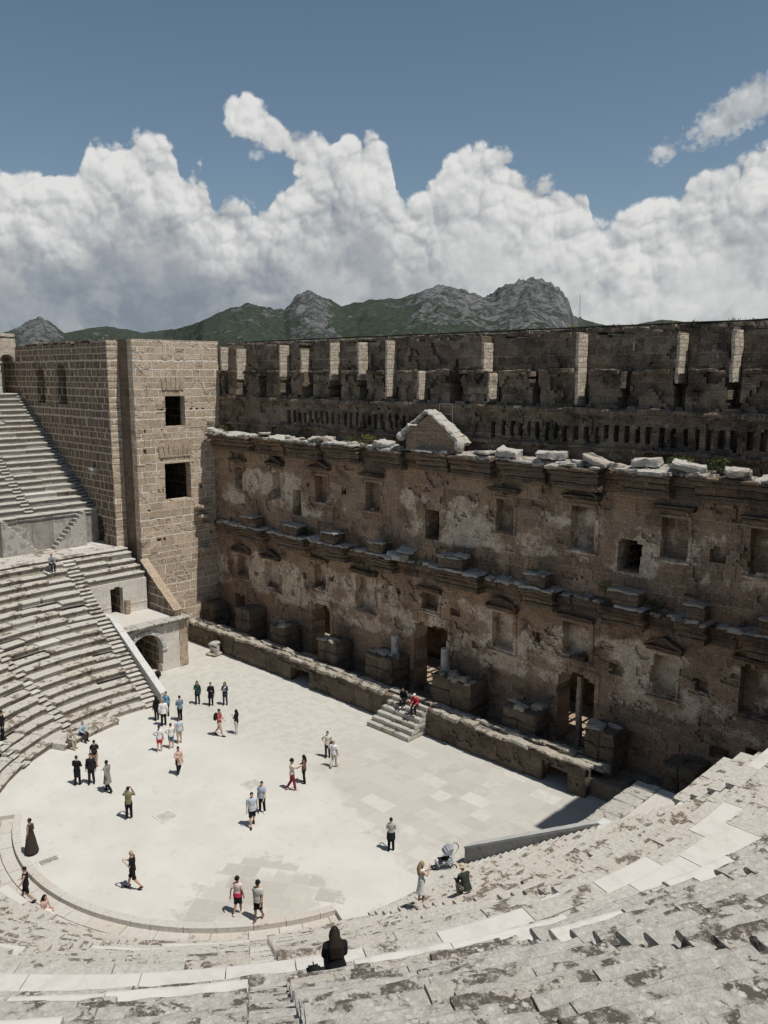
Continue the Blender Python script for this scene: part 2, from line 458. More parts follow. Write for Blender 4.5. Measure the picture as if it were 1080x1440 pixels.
    D = t.m('ADD', S, t.m('ADD', t.m('MULTIPLY', t.m('SUBTRACT', B1, 1.38), 1.35), t.m('MULTIPLY', t.m('SUBTRACT', f2, .5), .35)))
    W = t.m('MAXIMUM', ell(112.4, 15.3, 3.6, 1.25, -28), ell(116.7, 13.3, .85, .65, -30))
    Dw = t.m('ADD', W, t.m('MULTIPLY', t.m('SUBTRACT', f1, .5), 1.6))
    aw_ = t.m('MULTIPLY', t.ss(Dw, -.1, .6), .8)
    al = t.m('MAXIMUM', t.ss(D, -.08, .42), aw_)
    # shading of the lumps
    e = t.m('SUBTRACT', B1, B2)
    big = t.noise(t.vm('ADD', q, (3, 91, 2)), .22, 4, .55, .3)
    mid = t.noise(t.vm('ADD', qa, (8, 31, 6)), .55, 4, .55)
    fine = t.noise(qa, 1.6, 5, .6)
    left = t.ss(az, 124, 144)
    depth = t.ss(S, .8, 7.5)
    soft = t.m('SUBTRACT', 1.0, t.m('MULTIPLY', t.ss(S, 2.5, 7.5), .80))
    lit = t.m('ADD', .83, t.m('MULTIPLY', t.m('MULTIPLY', e, .55), soft))
    lit = t.m('ADD', lit, t.m('MULTIPLY', t.m('MULTIPLY', t.m('SUBTRACT', B1, 1.4), .24), soft))
    lit = t.m('SUBTRACT', lit, t.m('MULTIPLY', depth, t.m('ADD', .10, t.m('MULTIPLY', left, .22))))
    patch = t.ss(t.m('ADD', big, t.m('MULTIPLY', t.m('SUBTRACT', mid, .5), .5)), .44, .62)
    lit = t.m('SUBTRACT', lit, t.m('MULTIPLY', patch, t.m('MULTIPLY', t.ss(S, .5, 3.0), t.m('ADD', .20, t.m('MULTIPLY', left, .06)))))
    lit = t.m('ADD', lit, t.m('MULTIPLY', t.m('SUBTRACT', fine, .5), .10))
    lit = t.m('ADD', lit, t.m('MULTIPLY', t.m('SUBTRACT', mid, .5), .30))
    lit = t.m('SUBTRACT', lit, t.m('MULTIPLY', t.m('MULTIPLY', t.ss(az, 134, 148), t.ss(el, 8.0, 3.5)), .16))
    lit = t.m('SUBTRACT', lit, t.m('MULTIPLY', aw_, t.m('MULTIPLY', t.ss(S, 0, -.6), .30)))
    ramp = t.node('ShaderNodeValToRGB'); t.put(ramp.inputs[0], lit)
    cr = ramp.color_ramp
    cr.elements[0].position = 0.08; cr.elements[0].color = (.24, .28, .33, 1)
    cr.elements[1].position = .95; cr.elements[1].color = (.80, .80, .79, 1)
    for p_, c_ in ((.32, (.345, .375, .41, 1)), (.55, (.49, .505, .52, 1)), (.75, (.65, .66, .66, 1))):
        x = cr.elements.new(p_); x.color = c_
    bg2 = t.node('ShaderNodeBackground', None, {'Strength': CLOUD_STR, 'Color': ramp.outputs[0]})
    mx = t.node('ShaderNodeMixShader')
    t.put(mx.inputs[0], al); nt.links.new(bg1.outputs[0], mx.inputs[1]); nt.links.new(bg2.outputs[0], mx.inputs[2])
    nt.links.new(mx.outputs[0], out.inputs[0])
EXPOSURE, SKY_STR, SKY_SAT, CLOUD_STR = -.26, .084, .94, 1.10
scene.view_settings.exposure = EXPOSURE
build_world()
# ------------------------------------------------------------------ materials
M = {}
M['tower'] = masonry('tower_masonry', (.34, .262, .188), (.53, .43, .325), (.66, .60, .52), 1.2, .56, .045, dark_amt=.2, dark_scale=.6, bump=1.0, dark=(.17, .125, .09))
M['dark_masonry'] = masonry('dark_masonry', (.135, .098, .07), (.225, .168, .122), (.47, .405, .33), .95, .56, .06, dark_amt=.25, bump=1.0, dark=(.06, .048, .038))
M['stage'] = masonry('stage_masonry', (.20, .138, .094), (.41, .297, .207), (.43, .345, .26), 1.3, .60, .034, dark_amt=.55, dark_scale=.42, bump=1.0, dark=(.036, .03, .026),
                     warm=(.36, .235, .15), mortar_amt=.8, streak=.35,
                     plaster={'bands': [(3.4, 8.6, .99), (10.6, 15.0, .96)], 'scale': .27, 'c1': (.66, .555, .435), 'c2': (.49, .39, .29), 'c3': (.32, .215, .14)})
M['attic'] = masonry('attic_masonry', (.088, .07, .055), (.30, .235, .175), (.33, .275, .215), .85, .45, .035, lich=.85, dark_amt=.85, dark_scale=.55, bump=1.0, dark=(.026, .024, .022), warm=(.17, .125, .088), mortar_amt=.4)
M['sunlit_pier'] = masonry('sunlit_pier_tone', (.40, .34, .265), (.56, .50, .41), (.30, .25, .2), .8, .26, .03, dark_amt=.15, bump=.7, dark=(.14, .11, .08), mortar_amt=.7)  # pale tone carries the sunlight on the pier sides
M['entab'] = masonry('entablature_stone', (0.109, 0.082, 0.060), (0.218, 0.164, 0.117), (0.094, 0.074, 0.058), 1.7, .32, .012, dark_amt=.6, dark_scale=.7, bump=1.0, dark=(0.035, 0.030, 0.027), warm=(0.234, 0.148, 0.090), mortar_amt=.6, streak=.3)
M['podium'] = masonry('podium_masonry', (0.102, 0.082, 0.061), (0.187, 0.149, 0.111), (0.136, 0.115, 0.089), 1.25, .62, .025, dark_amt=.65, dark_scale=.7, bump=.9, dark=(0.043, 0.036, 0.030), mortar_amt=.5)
M['gate'] = masonry('gateway_limestone', (.50, .47, .415), (.62, .59, .53), (.40, .37, .32), 1.2, .55, .01, dark_amt=.12, dark_scale=.8, bump=.25, dark=(.30, .25, .2), mortar_amt=.6, grain=.3)
M['brown'] = masonry('brown_masonry', (.30, .225, .16), (.42, .34, .255), (.50, .45, .37), 1.0, .5, .02, dark_amt=.2, bump=.6, dark=(.15, .11, .08))
M['seat'] = seat_stone('seat_limestone', (.42, .395, .35), (.58, .555, .505), (.15, .122, .094), (.56, .54, .50), (.52, .45, .38), dark_lo=.53, spot=.55)
M['seat_near'] = seat_stone('seat_limestone_lichen', (.37, .35, .313), (.545, .52, .472), (.118, .10, .083), (.58, .56, .52), (.50, .435, .365), dark_lo=.503, spot=.95, place=.10)
M['ortho'] = seat_stone('orthostat_stone', (.36, .345, .315), (.46, .44, .40), (.25, .235, .21), (.60, .58, .54), (.40, .36, .31), dark_lo=.5, spot=.2)
M['slab'] = seat_stone('pale_cornice_stone', (.36, .34, .30), (.50, .48, .44), (.13, .115, .10), (.56, .54, .50), (.38, .31, .24), dark_lo=.55, spot=.4)
M['marble'] = seat_stone('grey_marble', (.38, .37, .35), (.50, .49, .47), (.24, .23, .215), (.55, .55, .53), (.42, .40, .37), dark_lo=.55, spot=.1)

def dirt(name, c1, c2, sc=.6, bump=.3):
    m, t, bs = new_mat(name)
    P = t.pos(); n = t.noise(P, sc, 7, .65); n2 = t.noise(P, 9, 5, .7)
    c = t.mix(t.ss(n, .35, .65), c1, c2); c = t.mix(.4, c, t.mix(n2, (.3, .3, .3), (.72, .72, .72)), 'OVERLAY')
    t.put(bs.inputs['Base Color'], c); t.put(bs.inputs['Normal'], t.bump(t.m('ADD', n2, n), bump, .04))
    return m
M['earth'] = dirt('dry_earth', (.22, .19, .14), (.33, .29, .22), .1)
M['stagefloor'] = dirt('stage_floor_earth', (.13, .11, .085), (.24, .205, .16), .9)
M['ring'] = seat_stone('ring_paving', (.50, .475, .43), (.60, .57, .52), (.33, .30, .26), (.62, .60, .56), (.53, .47, .40), dark_lo=.62, spot=.15)

def floor_mat():
    m, t, bs = new_mat('orchestra_floor')
    P = t.pos(); p = t.sep(P)
    n1 = t.noise(P, .35, 5, .6); n2 = t.noise(P, 1.6, 6, .65); n3 = t.noise(P, 18, 4, .7); n4 = t.noise(t.vm('ADD', P, (60, 10, 0)), .9, 5, .6)
    dust = t.mix(t.ss(n1, .35, .68), (.525, .51, .468), (.575, .56, .518))
    grey = t.mix(t.ss(n2, .36, .64), (.43, .417, .38), (.52, .504, .46))
    left = t.ss(t.m('ADD', t.m('SUBTRACT', p[1], t.m('MULTIPLY', p[0], .12)), t.m('MULTIPLY', t.m('SUBTRACT', n1, .5), 7.0)), 1.2, 5.0)
    base = t.mix(t.m('MULTIPLY', left, .85), dust, grey)
    # slabs
    wv = t.vm('ADD', P, t.vm('SCALE', t.vm('SUBTRACT', t.node('ShaderNodeTexNoise', None, {'Scale': .5, 'Detail': 3}).outputs['Color'], (.5, .5, .5)), .22))
    def slabs(vec, bw, bh, ms):
        b = t.node('ShaderNodeTexBrick', {'offset': .37, 'offset_frequency': 2, 'squash': .6, 'squash_frequency': 3},
                   {'Scale': 1.0, 'Mortar Size': ms, 'Mortar Smooth': .3, 'Brick Width': bw, 'Row Height': bh, 'Color1': (0, 0, 0), 'Color2': (1, 1, 1), 'Mortar': (.5, .5, .5)})
        t.put(b.inputs['Vector'], vec); return t.sep(b.outputs['Color'])[0], b.outputs['Fac']
    r1, k1 = slabs(wv, 1.5, .95, .014)
    tone = t.m('ADD', t.m('MULTIPLY', r1, .75), t.m('MULTIPLY', n2, .35))
    sc = t.node('ShaderNodeValToRGB'); t.put(sc.inputs[0], tone); cr = sc.color_ramp
    cr.elements[0].position = .1; cr.elements[0].color = (.39, .368, .335, 1); cr.elements[1].position = 1.0; cr.elements[1].color = (.60, .585, .545, 1)
    for a, c in ((.35, (.43, .41, .375, 1)), (.6, (.475, .457, .42, 1)), (.78, (.445, .42, .38, 1))):
        x = cr.elements.new(a); x.color = c
    slab = t.mix(t.m('MULTIPLY', k1, .5), sc.outputs[0], (.55, .52, .46))
    s1 = t.m('ADD', t.m('ADD', p[1], t.m('MULTIPLY', p[0], .3)), t.m('MULTIPLY', t.m('SUBTRACT', n2, .5), 4.5))
    mk = t.m('MULTIPLY', t.ss(s1, 3.2, 4.3), t.ss(t.m('ADD', p[0], t.m('MULTIPLY', t.m('SUBTRACT', n1, .5), 8.0)), -3.0, 2.5))
    # loose coverage: dust lies over part of the slabs, slab by slab
    mk = t.m('MULTIPLY', mk, t.ss(t.m('ADD', t.m('MULTIPLY', r1, .5), n4), .35, .62))
    base = t.mix(t.m('MULTIPLY', mk, .92), base, slab)
    # grey patch of paving inside the kerb
    c45, s45 = math.cos(R(32)), math.sin(R(32))
    rv = t.comb(t.m('ADD', t.m('MULTIPLY', p[0], c45), t.m('MULTIPLY', p[1], s45)), t.m('SUBTRACT', t.m('MULTIPLY', p[1], c45), t.m('MULTIPLY', p[0], s45)), 0.0)
    r2, k2 = slabs(rv, 1.35, .9, .016)
    dx = t.m('DIVIDE', t.m('SUBTRACT', p[0], 8.3), 3.2); dy = t.m('DIVIDE', t.m('SUBTRACT', p[1], -6.0), 2.7)
    dd = t.m('SQRT', t.m('ADD', t.m('MULTIPLY', dx, dx), t.m('MULTIPLY', dy, dy)))
    md = t.ss(t.m('ADD', dd, t.m('ADD', t.m('MULTIPLY', t.m('SUBTRACT', r2, .5), .7), t.m('MULTIPLY', t.m('SUBTRACT', n2, .5), 1.1))), 1.04, .86)
    s2 = t.mix(r2, (.405, .385, .345), (.495, .475, .43)); s2 = t.mix(t.m('MULTIPLY', k2, .6), s2, (.55, .52, .46))
    s2 = t.mix(t.m('MULTIPLY', t.ss(n4, .55, .66), .6), s2, (.52, .49, .43))
    base = t.mix(md, base, s2)
    base = t.mix(t.m('MULTIPLY', t.ss(n2, .54, .70), .32), base, (.40, .375, .33))
    base = t.mix(.4, base, t.mix(n3, (.34, .34, .34), (.68, .68, .68)), 'OVERLAY')
    t.put(bs.inputs['Base Color'], base)
    t.put(bs.inputs['Normal'], t.bump(t.m('ADD', t.m('MULTIPLY', n3, .5), t.m('MULTIPLY', t.m('MULTIPLY', k1, mk), -.6)), .3, .03))
    return m
M['floor'] = floor_mat()

def hill_mat():
    m, t, bs = new_mat('hillside')
    P = t.pos(); n = t.noise(P, .02, 8, .68); n2 = t.noise(P, .13, 6, .7); v = t.vor(P, .11, 'F1', rnd=1.0)
    rk = t.attr('rock'); nz = t.sep(t.nor())[2]
    green = t.mix(t.ss(n2, .35, .65), (.030, .042, .031), (.056, .068, .048))
    green = t.mix(t.m('MULTIPLY', t.ss(v, .55, .2), .5), green, (.021, .031, .023))
    crack = t.noise(t.vm('MULTIPLY', P, (1, 1, .45)), .05, 9, .78, .8)
    rock = t.mix(t.ss(crack, .42, .58), (.046, .05, .05), (.165, .167, .165))
    a = t.m('ADD', t.m('MULTIPLY', rk, 1.0), t.m('ADD', t.m('MULTIPLY', t.m('SUBTRACT', n2, .5), 2.2), t.m('MULTIPLY', t.m('SUBTRACT', n, .5), 2.6)))
    mk = t.ss(a, .44, .62)
    sp = t.m('MULTIPLY', t.ss(t.noise(t.vm('ADD', P, (500, 0, 0)), .09, 5, .72), .64, .70), .6)
    mk = t.m('MAXIMUM', mk, sp)
    t.put(bs.inputs['Base Color'], t.mix(mk, green, rock))
    t.put(bs.inputs['Normal'], t.bump(t.m('ADD', n2, crack), .9, 4.0))
    return m
M['hill'] = hill_mat()

# ------------------------------------------------------------------ ground and hills
def structure(o): o['kind'] = 'structure'; return o
mb = MB(); mb.box(-9000, 9000, -9000, 9000, -2.0, -.42)
structure(mb.build('ground', M['earth']))

def hills():
    sil = [(96, 3.0), (104, 3.1), (108, 3.2), (110.1, 3.36), (113.3, 3.05), (116.3, 3.40), (118.5, 3.0), (119.8, 3.1), (121.4, 3.55), (121.9, 3.7), (122.15, 4.5), (122.6, 5.05), (123.2, 5.6), (123.6, 5.8), (124.4, 6.05), (125, 6.12), (125.6, 5.95),
           (126.1, 5.72), (127, 5.2), (127.7, 5.0), (129, 5.25), (130.4, 5.6), (131.5, 5.55), (132.5, 5.1), (133.5, 4.95), (135.4, 4.85), (137.3, 4.4), (138.2, 4.9), (139.2, 5.25), (140.2, 4.95), (141.1, 4.15),
           (142, 4.3), (143.4, 4.5), (144.5, 4.25), (145.3, 4.0), (146.5, 3.4), (148, 2.9), (150.3, 2.6), (151.3, 2.8), (152.5, 2.97), (154, 2.75), (155.1, 2.53), (155.8, 2.95), (156.4, 3.35), (157.0, 3.25), (157.4, 3.05), (158, 2.7), (158.8, 2.4), (164, 2.6), (176, 2.5)]
    sa = np.array([s[0] for s in sil]); se = np.array([s[1] for s in sil])
    az = np.arange(96, 176.01, .1); nr = 84
    k = np.linspace(0, 1, nr)
    el = np.interp(az, sa, se)
    rr = np.interp(az, [96, 120.5, 122, 146.5, 149, 176], [2500, 2500, 1500, 1500, 2300, 2300])
    rockz = np.interp(az, [121, 121.9, 122.6, 126.5, 128, 131.8, 133, 137.6, 138.3, 140.2, 141, 144.6, 146, 155, 156, 157.6, 158.5], [0, .9, 1, 1, .8, .75, .15, .15, .9, .85, .3, .35, .05, .05, .9, .8, 0])
    A, K = np.meshgrid(az, k, indexing='ij')
    RR = rr[:, None]; dist = RR * (.30 + .95 * K)
    hr = 22 + RR * np.tan(np.radians(el))[:, None]
    x = (dist - RR) / RR
    prof = np.where(x < 0, np.clip(1 + x / .62, 0, 1) ** 1.35, np.clip(1 - x / .26, 0, 1) ** 1.2)
    X = CAM.x + dist * np.cos(np.radians(A)); Y = CAM.y + dist * np.sin(np.radians(A))
    p = np.stack([X / 130, Y / 130, np.zeros_like(X)], -1)
    spur = ridged(p, 5) - .62
    rough = ridged(p * 5.5 + 4, 4) - .55
    rz = rockz[:, None] * np.clip(1 - np.abs(x) * 2.6, 0, 1)
    away = np.clip(np.abs(x) * 5, 0, 1)
    Z = hr * prof + spur * 60 * away * np.clip(prof * 2, 0, 1) + rough * (3.5 + 17 * rz) * np.clip(prof * 1.5, 0, 1) - 1 * rz
    crag = ridged(np.stack([X / 34, Y / 34, Z / 34], -1), 4) - .6
    Z = Z + crag * 19 * rz
    Z = np.maximum(Z, -3)
    n, mm = A.shape
    V = np.stack([X, Y, Z], -1).reshape(-1, 3)
    ii, jj = np.meshgrid(np.arange(n - 1), np.arange(mm - 1), indexing='ij')
    q = np.stack([ii * mm + jj, (ii + 1) * mm + jj, (ii + 1) * mm + jj + 1, ii * mm + jj + 1], -1).reshape(-1, 4)[:, ::-1]
    me = bpy.data.meshes.new('hills'); me.from_pydata(V.tolist(), [], q.tolist())
    low = np.clip(.35 + .65 * (Z / np.maximum(hr, 1)), 0, 1)
    rock = np.clip(rockz[:, None] * np.clip(1.15 - np.abs(x) * 2.3, 0, 1) + .30 * np.clip(ridged(p * 2 + 77, 3) - .72, 0, 1) * 6 * np.clip(1 + x * 1.2, 0, 1), 0, 1)
    at = me.attributes.new('rock', 'FLOAT', 'POINT'); at.data.foreach_set('value', rock.reshape(-1).astype(np.float32))
    me.polygons.foreach_set('use_smooth', [True] * len(me.polygons))
    structure(link('hills', me, M['hill']))
hills()

def antenna():
    r = 1480.0; a = R(121.43); b = Vector((CAM.x + r * math.cos(a), CAM.y + r * math.sin(a), 108))
    mb = MB(); hgt = 46
    for dx, dy in ((-1.2, -.8), (1.2, -.8), (0, 1.2)):
        mb.tube([b + Vector((dx, dy, 0)), b + Vector((dx * .25, dy * .25, hgt))], [.22, .16], 5)
    for i in range(14):
        z = i * hgt / 14; f0 = 1 - .75 * z / hgt; f1 = 1 - .75 * (z + hgt / 14) / hgt
        mb.tube([b + Vector((-1.2 * f0, -.8 * f0, z)), b + Vector((1.2 * f1, -.8 * f1, z + hgt / 14))], .1, 4)
        mb.tube([b + Vector((1.2 * f0, -.8 * f0, z)), b + Vector((0, 1.2 * f1, z + hgt / 14))], .1, 4)
    m, t, bs = new_mat('mast_steel'); bs.inputs['Base Color'].default_value = (.22, .22, .22, 1)
    o = mb.build('antenna_mast', m, loc=b)
    tag(o, 'thin lattice antenna mast on the ridge beside the rocky peak', 'antenna mast')
antenna()

# ------------------------------------------------------------------ orchestra floor, kerb, ring walkway
def arc(r, a0, a1, n): return [(r * math.cos(R(a0 + (a1 - a0) * i / n)), r * math.sin(R(a0 + (a1 - a0) * i / n))) for i in range(n + 1)]
RK = 11.85
poly = arc(RK, 240, 340, 60) + arc(13.9, 340, 360, 10) + [(13.9, 2.2), (26, 2.2), (26, 16), (-26, 16), (-26, 2.2), (-13.9, 2.2)] + arc(13.9, 180, 240, 30)
def floor_mesh():
    mb = MB(); mb.prism([(x, y) for x, y in poly], 'z', -.40, 0.0)
    structure(mb.build('orchestra_floor', M['floor']))
floor_mesh()
mb = MB(); pos_ = 240.0
while pos_ < 340:
    a1 = min(340, pos_ + random.uniform(4, 8)); g = .06
    n = 5
    o = arc(RK + .10, pos_ + g, a1 - g, n); i_ = arc(RK - .28, pos_ + g, a1 - g, n)
    mb.prism(o + i_[::-1], 'z', -.39, .012 + random.uniform(0, .012), random.random() * .8)
    pos_ = a1
structure(mb.build('kerb', M['ring']))

# ------------------------------------------------------------------ seating
def path_pt(Rr, yend, s):
    """point and outward normal at arc length s along a row: straight, half circle, straight"""
    L = math.pi * Rr
    if s < yend: return (-Rr, yend - s), (-1.0, 0.0)
    if s < yend + L:
        a = math.pi + (s - yend) / Rr
        return (Rr * math.cos(a), Rr * math.sin(a)), (math.cos(a), math.sin(a))
    return (Rr, s - yend - L), (1.0, 0.0)

def s_of(Rr, yend, phi=None, y=None, right=False):
    L = math.pi * Rr
    if phi is not None: return yend + R(phi - 180) * Rr
    return (yend - y) if not right else (yend + L + y)

def block(mb, Rr, yend, s0, s1, z, tread, rise, tone, near, nose=.13, amp=.02, drop=0.0, push=0.0):
    step = .15 if near else .55
    n = max(1, int(math.ceil((s1 - s0) / step)))
    if near:
        prof = [(.10, -rise), (.10, -rise * .55), (.09, -nose - .02), (.0, -nose), (-.035, -nose * .5), (.0, -.012), (.05, 0.0), (tread * .35, .0), (tread * .7, .0), (tread + .10, -.004)]
    else:
        prof = [(.10, -rise), (.09, -nose - .02), (.0, -nose), (-.03, -nose * .5), (.015, 0.0), (tread * .5, 0.0), (tread + .10, -.004)]
    V = []
    for i in range(n + 1):
        s = s0 + (s1 - s0) * i / n
        # a row is laid out on its own radius so that blocks of one row stay in line
        (x, y), (nx, ny) = path_pt(Rr, yend, s)
        for r, h in prof:
            V.append((x + nx * (r + push), y + ny * (r + push), z + h - drop))
    V = np.array(V); k = len(prof)
    D = np.stack([fbm(V * 1.7 + 3, 3), fbm(V * 1.7 + 33, 3), fbm(V * 2.3 + 63, 3)], 1)
    V = V + D * amp * np.array([1.5, 1.5, 1.0])
    if near and tone < .86:
        V = V + np.stack([fbm(V * 5.5 + 7, 3), fbm(V * 5.5 + 57, 3), fbm(V * 5.5 + 87, 3)], 1) * .022
        chip = np.clip(fbm(V * 1.2 + 130, 3) - .12, 0, 1) * .35
        e = np.tile(np.array([0, 0, .3, .8, 1, 1, .8, .25, .1, 0]), n + 1)
        V[:, 2] -= chip * e * .34
    F = []
    for i in range(n):
        for j in range(k - 1): F.append((i * k + j, i * k + j + 1, (i + 1) * k + j + 1, (i + 1) * k + j))
    # end faces
    V = np.concatenate([V, [V[k - 1] - [0, 0, rise], V[-1] - [0, 0, rise]]])
    F.append([j for j in range(k)][::-1] + [len(V) - 2]); F.append([n * k + j for j in range(k)] + [len(V) - 1])
    F.append((k - 1, len(V) - 2, len(V) - 1, n * k + k - 1))
    if random.random() < .82 and tone < .86:
        nr = (4 if near else 3)
        for i in range(n):
            for j in range(nr): mb.patina[len(mb.f) + i * (k - 1) + j] = 1.0 if j < nr - 1 else .7
    mb.add(V, [f[::-1] for f in F], tone)

def fill_row(mb, Rr, yend, segs, z, tread, rise, newp=.02, lens=(1.4, 2.5), nose=.13, amp=.02, miss=.0, tonefn=None, jit=.02):
    for a, b in segs:
        s = a
        while s < b - .05:
            e = s + random.uniform(*lens)
            if b - e < lens[0]: e = b
            (x, y), _ = path_pt(Rr, yend, (s + e) / 2)
            dist = (Vector((x, y, z)) - CAM).length
            near = dist < 27
            tone = random.random() * .82
            if random.random() < newp: tone = .95
            if tonefn is not None:
                q = tonefn(x, y, z)
                if q is not None: tone = q
            drop = random.uniform(-jit, jit); push = random.uniform(-jit, jit) * 1.5
            if random.random() < miss and tone < .86: drop += random.uniform(.06, .2); push += random.uniform(0, .1)
            block(mb, Rr, yend, s + .012, e - .012, z, tread, rise, tone, near, nose, amp * (.95 if near and tone < .86 else .6 if tone > .86 else 1.1), drop, push)
            s = e

STAIR_PHI = [180 + 18.05 * k for k in range(1, 10)]
def gaps(Rr, yend, phis, half, extra=()):
    """stair gaps -> list of seat segments"""
    L = 2 * yend + math.pi * Rr
    g = sorted([(s_of(Rr, yend, phi=p) - half, s_of(Rr, yend, phi=p) + half) for p in phis] + list(extra))
    segs = []; c = 0.0
    for a, b in g:
        if a > c: segs.append((c, a))
        c = max(c, b)
    if c < L: segs.append((c, L))
    return segs, g

LOW_N, LR0, LT, LH = 19, 13.2, .62, .43
UP_N, UR0, UT, UH = 21, 28.9, .66, .45
ZD = LH * LOW_N + .22          # walkway level 8.39
ZU = 11.2

def seating():
    low = thing('seating_tier', 'lower tier of weathered limestone benches curving round the dusty orchestra', 'seating tier', (0, -19, 0))
    stairs = {}
    def stair_mb(k): return stairs.setdefault(k, MB())
    for i in range(LOW_N):
        Rr = LR0 + LT * i; z = LH * (i + 1)
        if i == LOW_N - 1: z += 0
        over = i >= 15
        yend = 6.7 if over else 2.12
        st = 1.15; L = math.pi * Rr
        extra = [(yend - 2.12, yend - st), (yend + L + st, yend + L + 2.12)]
        segs, g = gaps(Rr, yend, STAIR_PHI, .33, extra)
        mb = MB(); nearest = i > 8
        fill_row(mb, Rr, yend, segs, z, LT, LH, newp=.018, miss=.12 if i < 18 else .03)
        mb.build('seat_row', M['seat'] if i < 4 else M['seat_near'] if False else M['seat'], low)
        for kk, (a, b) in enumerate(g):
            m_ = stair_mb(kk)
            for h in (0, 1):
                zz = z - LH / 2 + h * LH / 2
                rr = Rr - .02 + h * LT / 2
                sc = rr / Rr
                # keep the stair radial: scale the arc part
                a2 = yend + (a - yend) * sc if yend <= a <= yend + L else (a if a < yend else yend + math.pi * rr + (a - yend - L))
                b2 = a2 + (b - a)
                block(m_, rr, yend, a2 + .01, b2 - .01, zz, LT / 2, LH / 2, random.choice([.2, .5, .9, .3, .1, .6]), False, .08, .012)
    for kk, m_ in stairs.items(): m_.build('stairway', M['seat'], low)
    # broken extra bench at the foot of the left side
    mb = MB(); fill_row(mb, 12.25, 0, [(s_of(12.25, 0, phi=186), s_of(12.25, 0, phi=206))], .40, .85, .42, newp=0, lens=(1.3, 2.4), miss=.25, amp=.035)
    mb.build('seat_row', M['seat'], low)
    # walkway between the tiers
    def wt(x, y, z):
        a = math.degrees(math.atan2(y, x)) % 360
        return .95 if 311 < a < 329 or 346 < a < 350.5 or 354 < a < 359 else None
    def we(x, y, z):
        a = math.degrees(math.atan2(y, x)) % 360
        return .95 if 309 < a < 331.5 or 336.5 < a < 342.5 or 346 < a < 352 or 354 < a < 359 else None
    mb = MB(); R1 = LR0 + LT * LOW_N; segs, _ = gaps(R1, 6.7, [], .3)
    fill_row(mb, R1, 6.7, segs, ZD, .52, .24, newp=.12, lens=(1.4, 2.6), nose=.10, tonefn=we, jit=.008, amp=.012)
    segs, _ = gaps(R1 + .53, 6.7, [], .3)
    fill_row(mb, R1 + .53, 6.7, segs, ZD - .004, 1.72, .24, newp=.10, lens=(1.6, 2.9), nose=.10, tonefn=wt, jit=.006, amp=.012)
    segs, _ = gaps(R1 + 2.2, 6.7, [], .3)
    fill_row(mb, R1 + 2.2, 6.7, segs, ZD - .01, 1.9, .24, newp=.1, lens=(1.2, 2.6), nose=.10, jit=.01, amp=.015)
    mb.build('walkway_paving', M['seat'], low)
    up = thing('seating_tier', 'upper tier of limestone benches above the walkway, steep and lichen stained', 'seating tier', (0, -35, 0))
    mb = MB(); segs, _ = gaps(UR0, 6.4, [], .3)
    fill_row(mb, UR0 + .05, 6.4, segs, ZU - .24, .5, ZU - .24 - ZD + .15, newp=0, lens=(1.3, 2.4), nose=.16, jit=.012, amp=.012)
    mb.build('walkway_wall', M['ortho'], up)
    stairs = {}
    ph2 = sorted(STAIR_PHI + [p + 9.0 for p in STAIR_PHI[:-1]])
    for i in range(UP_N):
        Rr = UR0 + UT * i; z = ZU + UH * i; yend = 6.4; L = math.pi * Rr
        extra = [(0, .66), (yend - 1.35, yend - .69), (yend + L + .69, yend + L + 1.35), (L + 2 * yend - .66, L + 2 * yend)]
        segs, g = gaps(Rr, yend, ph2, .33, extra if i > 0 else [])
        def ut(x, y, z_, i=i):
            a = math.degrees(math.atan2(y, x)) % 360
            if i == 0: return .95 if (311 < a < 313.5 or 325 < a < 336 or 339 < a < 345) else None
            if i == 1: return .95 if (317 < a < 323.5 or 331 < a < 334) else None
            if i == 2: return .95 if (315 < a < 317.6 or 333 < a < 336.4) else None
            return None
        mb = MB()
        fill_row(mb, Rr, yend, segs if i > 0 else gaps(Rr, yend, [], .1)[0], z, UT, UH, newp=.03, miss=.06 if i else 0, tonefn=ut, amp=.026, lens=(1.4, 2.6))
        mb.build('seat_row', M['seat_near'], up)
        if i:
            for kk, (a, b) in enumerate(g):
                m_ = stairs.setdefault(kk, MB())
                for h in (0, 1):
                    zz = z - UH / 2 + h * UH / 2; rr = Rr - .02 + h * UT / 2; sc = rr / Rr
                    a2 = yend + (a - yend) * sc if yend <= a <= yend + L else (a if a < yend else yend + math.pi * rr + (a - yend - L))
                    (x, y), _ = path_pt(rr, yend, a2)
                    block(m_, rr, yend, a2 + .01, a2 + (b - a) - .01, zz, UT / 2, UH / 2, random.choice([.2, .5, .6, .3]), (Vector((x, y, zz)) - CAM).length < 24, .08, .014)
    for kk, m_ in stairs.items(): m_.build('stairway', M['seat_near'], up)
    # little paired stairs against the walkway wall
    for y0, d in ((2.3, 1), (.9, -1)):
        mb = MB(); n = 10; pr = [(y0, ZD - .05)]
        for k in range(n):
            h = ZD + (k + 1) * (ZU - .05 - ZD) / n
            pr += [(y0 + d * k * .26, h), (y0 + d * (k + 1) * .26, h)]
        pr += [(y0 + d * n * .26, ZD - .05)]
        mb.prism(pr if d > 0 else pr[::-1], 'x', -UR0 - .05, -UR0 + .78, .3)
        mb.build('wall_stair', M['ortho'], up)
seating()

